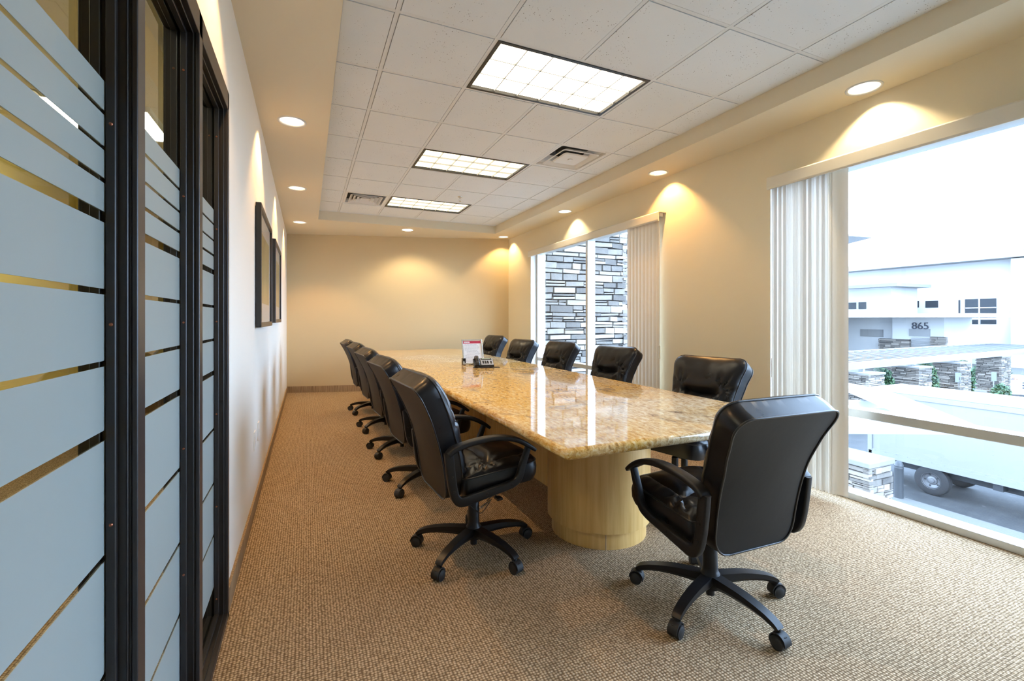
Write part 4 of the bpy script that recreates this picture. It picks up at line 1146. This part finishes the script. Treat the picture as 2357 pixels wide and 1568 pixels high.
def obox(bm, s0, s1, v0, v1, z0, z1, o):
    pts = [P0 + ud * s0 + vd * v0, P0 + ud * s1 + vd * v0, P0 + ud * s1 + vd * v1, P0 + ud * s0 + vd * v1]
    prism(bm, [(p.x - o[0], p.y - o[1]) for p in pts], z0, z1)
Lc = (P1 - P0).length
bm = bmesh.new(); obox(bm, 0, Lc, 0, .14, -.12, .22, (38, 15.4)); link_mesh('front_beam', bm, M['canopy_paint'], t)
bm = bmesh.new(); obox(bm, 0, Lc, 4.4, 4.54, -.12, .22, (38, 15.4)); link_mesh('rear_beam', bm, M['canopy_paint'], t)
for k in range(36):
    bm = bmesh.new(); s_ = .4 + k * 1.0; obox(bm, s_, s_ + .5, .14, 4.4, .10, .16, (38, 15.4)); link_mesh('slat', bm, M['slat_metal'], t)

def foliage(name, c, r, n, label, cat, leaf=.09, rg=random.Random(4)):
    t = thing(name, label, cat, (c[0], c[1], c[2]))
    bm = bmesh.new(); lay = bm.loops.layers.float_color.new('tone')
    for _ in range(n):
        d = Vector((rg.gauss(0, 1), rg.gauss(0, 1), rg.gauss(0, 1))).normalized() * (rg.random() ** .33)
        p = Vector((d.x * r[0], d.y * r[1], r[2] + d.z * r[2] * (1 + .12 * rg.random())))
        a = Vector((rg.gauss(0, 1), rg.gauss(0, 1), rg.gauss(0, 1))).normalized(); b = a.orthogonal().normalized(); s_ = leaf * rg.uniform(.6, 1.4); tn = rg.random()
        f = bm.faces.new([bm.verts.new(p + v) for v in (a * s_, b * s_ * .5, -a * s_, -b * s_ * .5)])
        for l_ in f.loops: l_[lay] = (tn, tn, tn, 1)
    link_mesh('leaves', bm, M['leaf'], t)
    bm = bmesh.new(); 
    for k in range(5):
        a_ = k * 1.3; tube(bm, [(0, 0, 0), (r[0] * .3 * cos(a_), r[1] * .3 * sin(a_), r[2] * .9), (r[0] * .6 * cos(a_), r[1] * .6 * sin(a_), r[2] * 1.6)], .02, n=5)
    link_mesh('stems', bm, M['stone_joint'], t)
foliage('ivy_hedge', (27.5, 14.2, G), (.95, .5, 1.3), 3800, 'dark ivy hedge between the first two stone pillars', 'hedge')
foliage('ivy_hedge', (31.9, 14.3, G), (1.0, .5, 1.36), 3800, 'dark ivy hedge between the second and third stone pillars', 'hedge')
foliage('ivy_hedge', (36.3, 14.4, G), (.8, .5, 1.3), 2600, 'dusty ivy climbing the right side of the third pillar', 'hedge')
foliage('green_shrub', (42.6, 18.2, G), (1.9, 1.2, 1.05), 3000, 'bright green rounded shrub behind the pillars', 'shrub', .12)
foliage('green_shrub', (47.6, 17.2, G), (1.6, 1.0, .9), 2000, 'green shrub seen between the two right pillars', 'shrub', .12)
foliage('green_shrub', (37.7, 13.2, G), (.8, .35, .62), 1500, 'pale low bush beside the leaning sign post', 'shrub', .10)
c = px(2198, 800, 52); foliage('young_tree', (c.x, c.y, G), (1.2, 1.2, 2.4), 1500, 'young tree showing above the slatted canopy', 'tree', .16)

# sign posts and drop box
for (x, y0, y1, d, lean_, nm) in ((2213, 858, 915, 26.0, -.28, 'leaning post with a pale sign plate'), (2286, 857, 912, 28.5, .04, 'thin upright post with a pale sign plate before a pillar'), (2124, 878, 925, 25, .0, 'short post with a small sign above the truck roof')):
    b = px(x, y1, d); b.z = G; top = px(x, y0, d)
    t = thing('sign_post', nm, 'sign post', (b.x, b.y, G), radians(-52)); hh = top.z - G
    bm = bmesh.new(); tube(bm, [(0, 0, 0), (lean_ * hh * .3, 0, hh)], .03, n=6); link_mesh('post', bm, M['ext_metal'], t)
    link_mesh('sign_plate', B(lean_ * hh * .27 - .12, lean_ * hh * .27 + .12, -.05, -.03, hh - .55, hh), M['sign'], t)
b = px(2332, 912, 31); t = thing('drop_box', 'white parcel drop box with small lettering', 'drop box', (b.x, b.y, G), radians(-48))
link_mesh('body', B(-.52, .52, -.4, .4, .12, 1.40, bevel=.04), M['stucco'], t); link_mesh('base', B(-.48, .48, -.36, .36, 0, .12), M['bollard'], t)
R90 = Matrix.Rotation(radians(90), 4, 'X')
link_mesh('lettering', text_bm('Fed', .24, .004, Matrix.Translation((-.33, -.405, 1.16)) @ R90), M['ink_purple'], t)
link_mesh('lettering', text_bm('Ex', .24, .004, Matrix.Translation((-.04, -.405, 1.16)) @ R90), M['ink_orange'], t)
bm = bmesh.new()
for z in (.55, .72, .89): box(bm, .28, .40, -.41, -.40, z, z + .08)
link_mesh('label_marks', bm, M['ink_blue'], t)
b = px(2238, 912, 30); t = thing('planter_block', 'low pale block with a dark opening between shrub and pillar', 'block', (b.x, b.y, G), radians(-48))
link_mesh('body', B(-.6, .6, -.3, .3, 0, .55, bevel=.02), M['stone_cap'], t); link_mesh('opening', B(-.05, .25, -.31, -.29, .22, .40), M['truck_dark'], t)

# far building across the lot
BXF = 70.0
def atX(x, y, X):
    l = (x - 1178.5) / 1060; r = Vector((CS * l + SN, CS - SN * l, (735 - y) / 1060)); k = X / r.x; return Vector((X, r.y * k, 1.25 + r.z * k))
t = thing('office_building', 'large white two storey building across the lot', 'building', (BXF, 30, G))
o_ = (BXF, 30, G)
def fb(bm, X0, X1, pa, pb):
    """box between photograph corner pa (left, top) and pb (right, bottom) on plane X0, back to X1"""
    a = atX(*pa, X0); b = atX(*pb, X0); box(bm, X0 - o_[0], X1 - o_[0], min(a.y, b.y) - o_[1], max(a.y, b.y) - o_[1], min(a.z, b.z) - o_[2], max(a.z, b.z) - o_[2])
yl, yr = atX(1700, 600, BXF).y, atX(2343, 600, BXF).y
bm = bmesh.new(); box(bm, 0, 20, yr - 30, yl - 30, 0, 7.8 - G); link_mesh('wall', bm, M['stucco'], t)
bm = bmesh.new(); box(bm, -2.2, 21, yr - 33, yl - 30, 7.8 - G, 8.5 - G); link_mesh('roof', bm, M['ext_metal'], t)
bm = bmesh.new(); box(bm, -1.6, 3, yr - 30 - 12, yr - 30, 0, 7.7 - G); link_mesh('end_wall', bm, M['stucco'], t)
for pa, pb in (((2221, 689), (2251, 731)), ((2256, 688), (2293, 731)), ((2221, 736), (2251, 746)), ((2257, 736), (2293, 746)), ((2206, 691), (2210, 731)), ((2077, 694), (2115, 708)), ((2130, 693), (2159, 708))):
    bm = bmesh.new(); fb(bm, BXF - .06, BXF + .1, pa, pb); w_ = link_mesh('window', bm, M['ext_window'], t)
bm = bmesh.new(); fb(bm, BXF - .14, BXF - .05, (2222, 708), (2293, 709.2)); fb(bm, BXF - .1, BXF - .02, (2252, 688), (2255.5, 747)); link_mesh('window_bars', bm, M['stucco'], t)

t = thing('office_building', 'lower white block left of the main building, beside the blind', 'building', (62, 44, G))
o_ = (62, 44, G)
bm = bmesh.new(); box(bm, 0, 5.5, atX(2051, 650, 62).y - 44, atX(1600, 650, 62).y - 44, 0, atX(2051, 661, 62).z - G); link_mesh('wall', bm, M['stucco'], t)
bm = bmesh.new(); box(bm, -1.6, 5.5, atX(2083, 650, 62).y - 44, atX(1600, 650, 62).y - 44, atX(2051, 661, 62).z - G, atX(2051, 654, 62).z - G); link_mesh('roof', bm, M['ext_metal'], t)
for pa, pb in (((1950, 697), (1970, 711)), ((1976, 696), (1993, 711))):
    bm = bmesh.new(); fb(bm, 61.9, 62.1, pa, pb); link_mesh('window', bm, M['ext_window'], t)

t = thing('entrance_building', 'white entrance block numbered 865 under a flat projecting canopy', 'building', (55, 36, G))
o_ = (55, 36, G)
zt = atX(2100, 731, 55).z
bm = bmesh.new(); box(bm, 0, 5.2, atX(2173, 700, 55).y - 36, atX(2054, 700, 55).y - 36, 0, zt - G); box(bm, 1.0, 5.2, atX(2054, 700, 55).y - 36, atX(1700, 700, 55).y - 36, 0, zt - G); link_mesh('wall', bm, M['stucco'], t)
bm = bmesh.new(); box(bm, -3.5, 5.3, atX(2235, 700, 51.5).y - 36, atX(1700, 700, 55).y - 36, zt - G, zt - G + .35); link_mesh('canopy', bm, M['stucco'], t)
for pa, pb, nm in (((2022, 779), (2093, 806), 'stone_base'), ((2141, 775), (2177, 803), 'stone_base')):
    a = atX(*pa, 54.7); b = atX(*pb, 54.7); bm = bmesh.new(); stones(bm, (-.3, b.y - 36, 0), (0, 1, 0), a.y - b.y, 0, a.z - G, (1, 0, 0), rs, .12, .22, .5, 1.3, .03, .3); link_mesh(nm, bm, M['stone'], t)
bm = bmesh.new()
for k in range(8): fb(bm, 54.75, 54.95, (2094, 777 + k * 3.2), (2140, 778.4 + k * 3.2))
link_mesh('louvered_gate', bm, M['ext_metal'], t)
bm = bmesh.new(); fb(bm, 54.9, 55.05, (2092, 757), (2140, 775)); link_mesh('panel', bm, M['ext_metal'], t)
bm = bmesh.new(); fb(bm, 55.9, 56.05, (1980, 758), (2032, 776)); link_mesh('panel', bm, M['ext_metal'], t)
c = atX(2118, 751, 54.9)
link_mesh('house_number', text_bm('865', .95, .03, Matrix.Translation((-.12, c.y - 36, c.z - G)) @ Matrix.Rotation(radians(-90), 4, 'Z') @ R90), M['ink_blue'], t)
t = thing('pointed_roof', 'thin pointed grey roof edge high beside the blind', 'roof', (45, 42, G))
P = [px(1900, 543, 45), px(2008, 546.5, 45), px(1955, 560, 45), px(1900, 575, 45)]
bm = bmesh.new(); z_ = P[1].z
W = [px(x, y, (z_ - 1.25) * 1060 / (735 - y)) for x, y in ((1850, 537), (2010, 547), (1955, 561), (1850, 590))]
prism(bm, [(p.x - 45, p.y - 42) for p in W], z_ - G, z_ - G + .15); link_mesh('roof_plate', bm, M['ext_metal'], t)
Q = [W[0].lerp(W[1], .02), W[0].lerp(W[1], .3), W[3].lerp(W[2], .25), W[3].lerp(W[2], .02)]
bm = bmesh.new(); prism(bm, [(p.x - 45, p.y - 42) for p in Q], 0, z_ - G); link_mesh('wall', bm, M['stucco'], t)
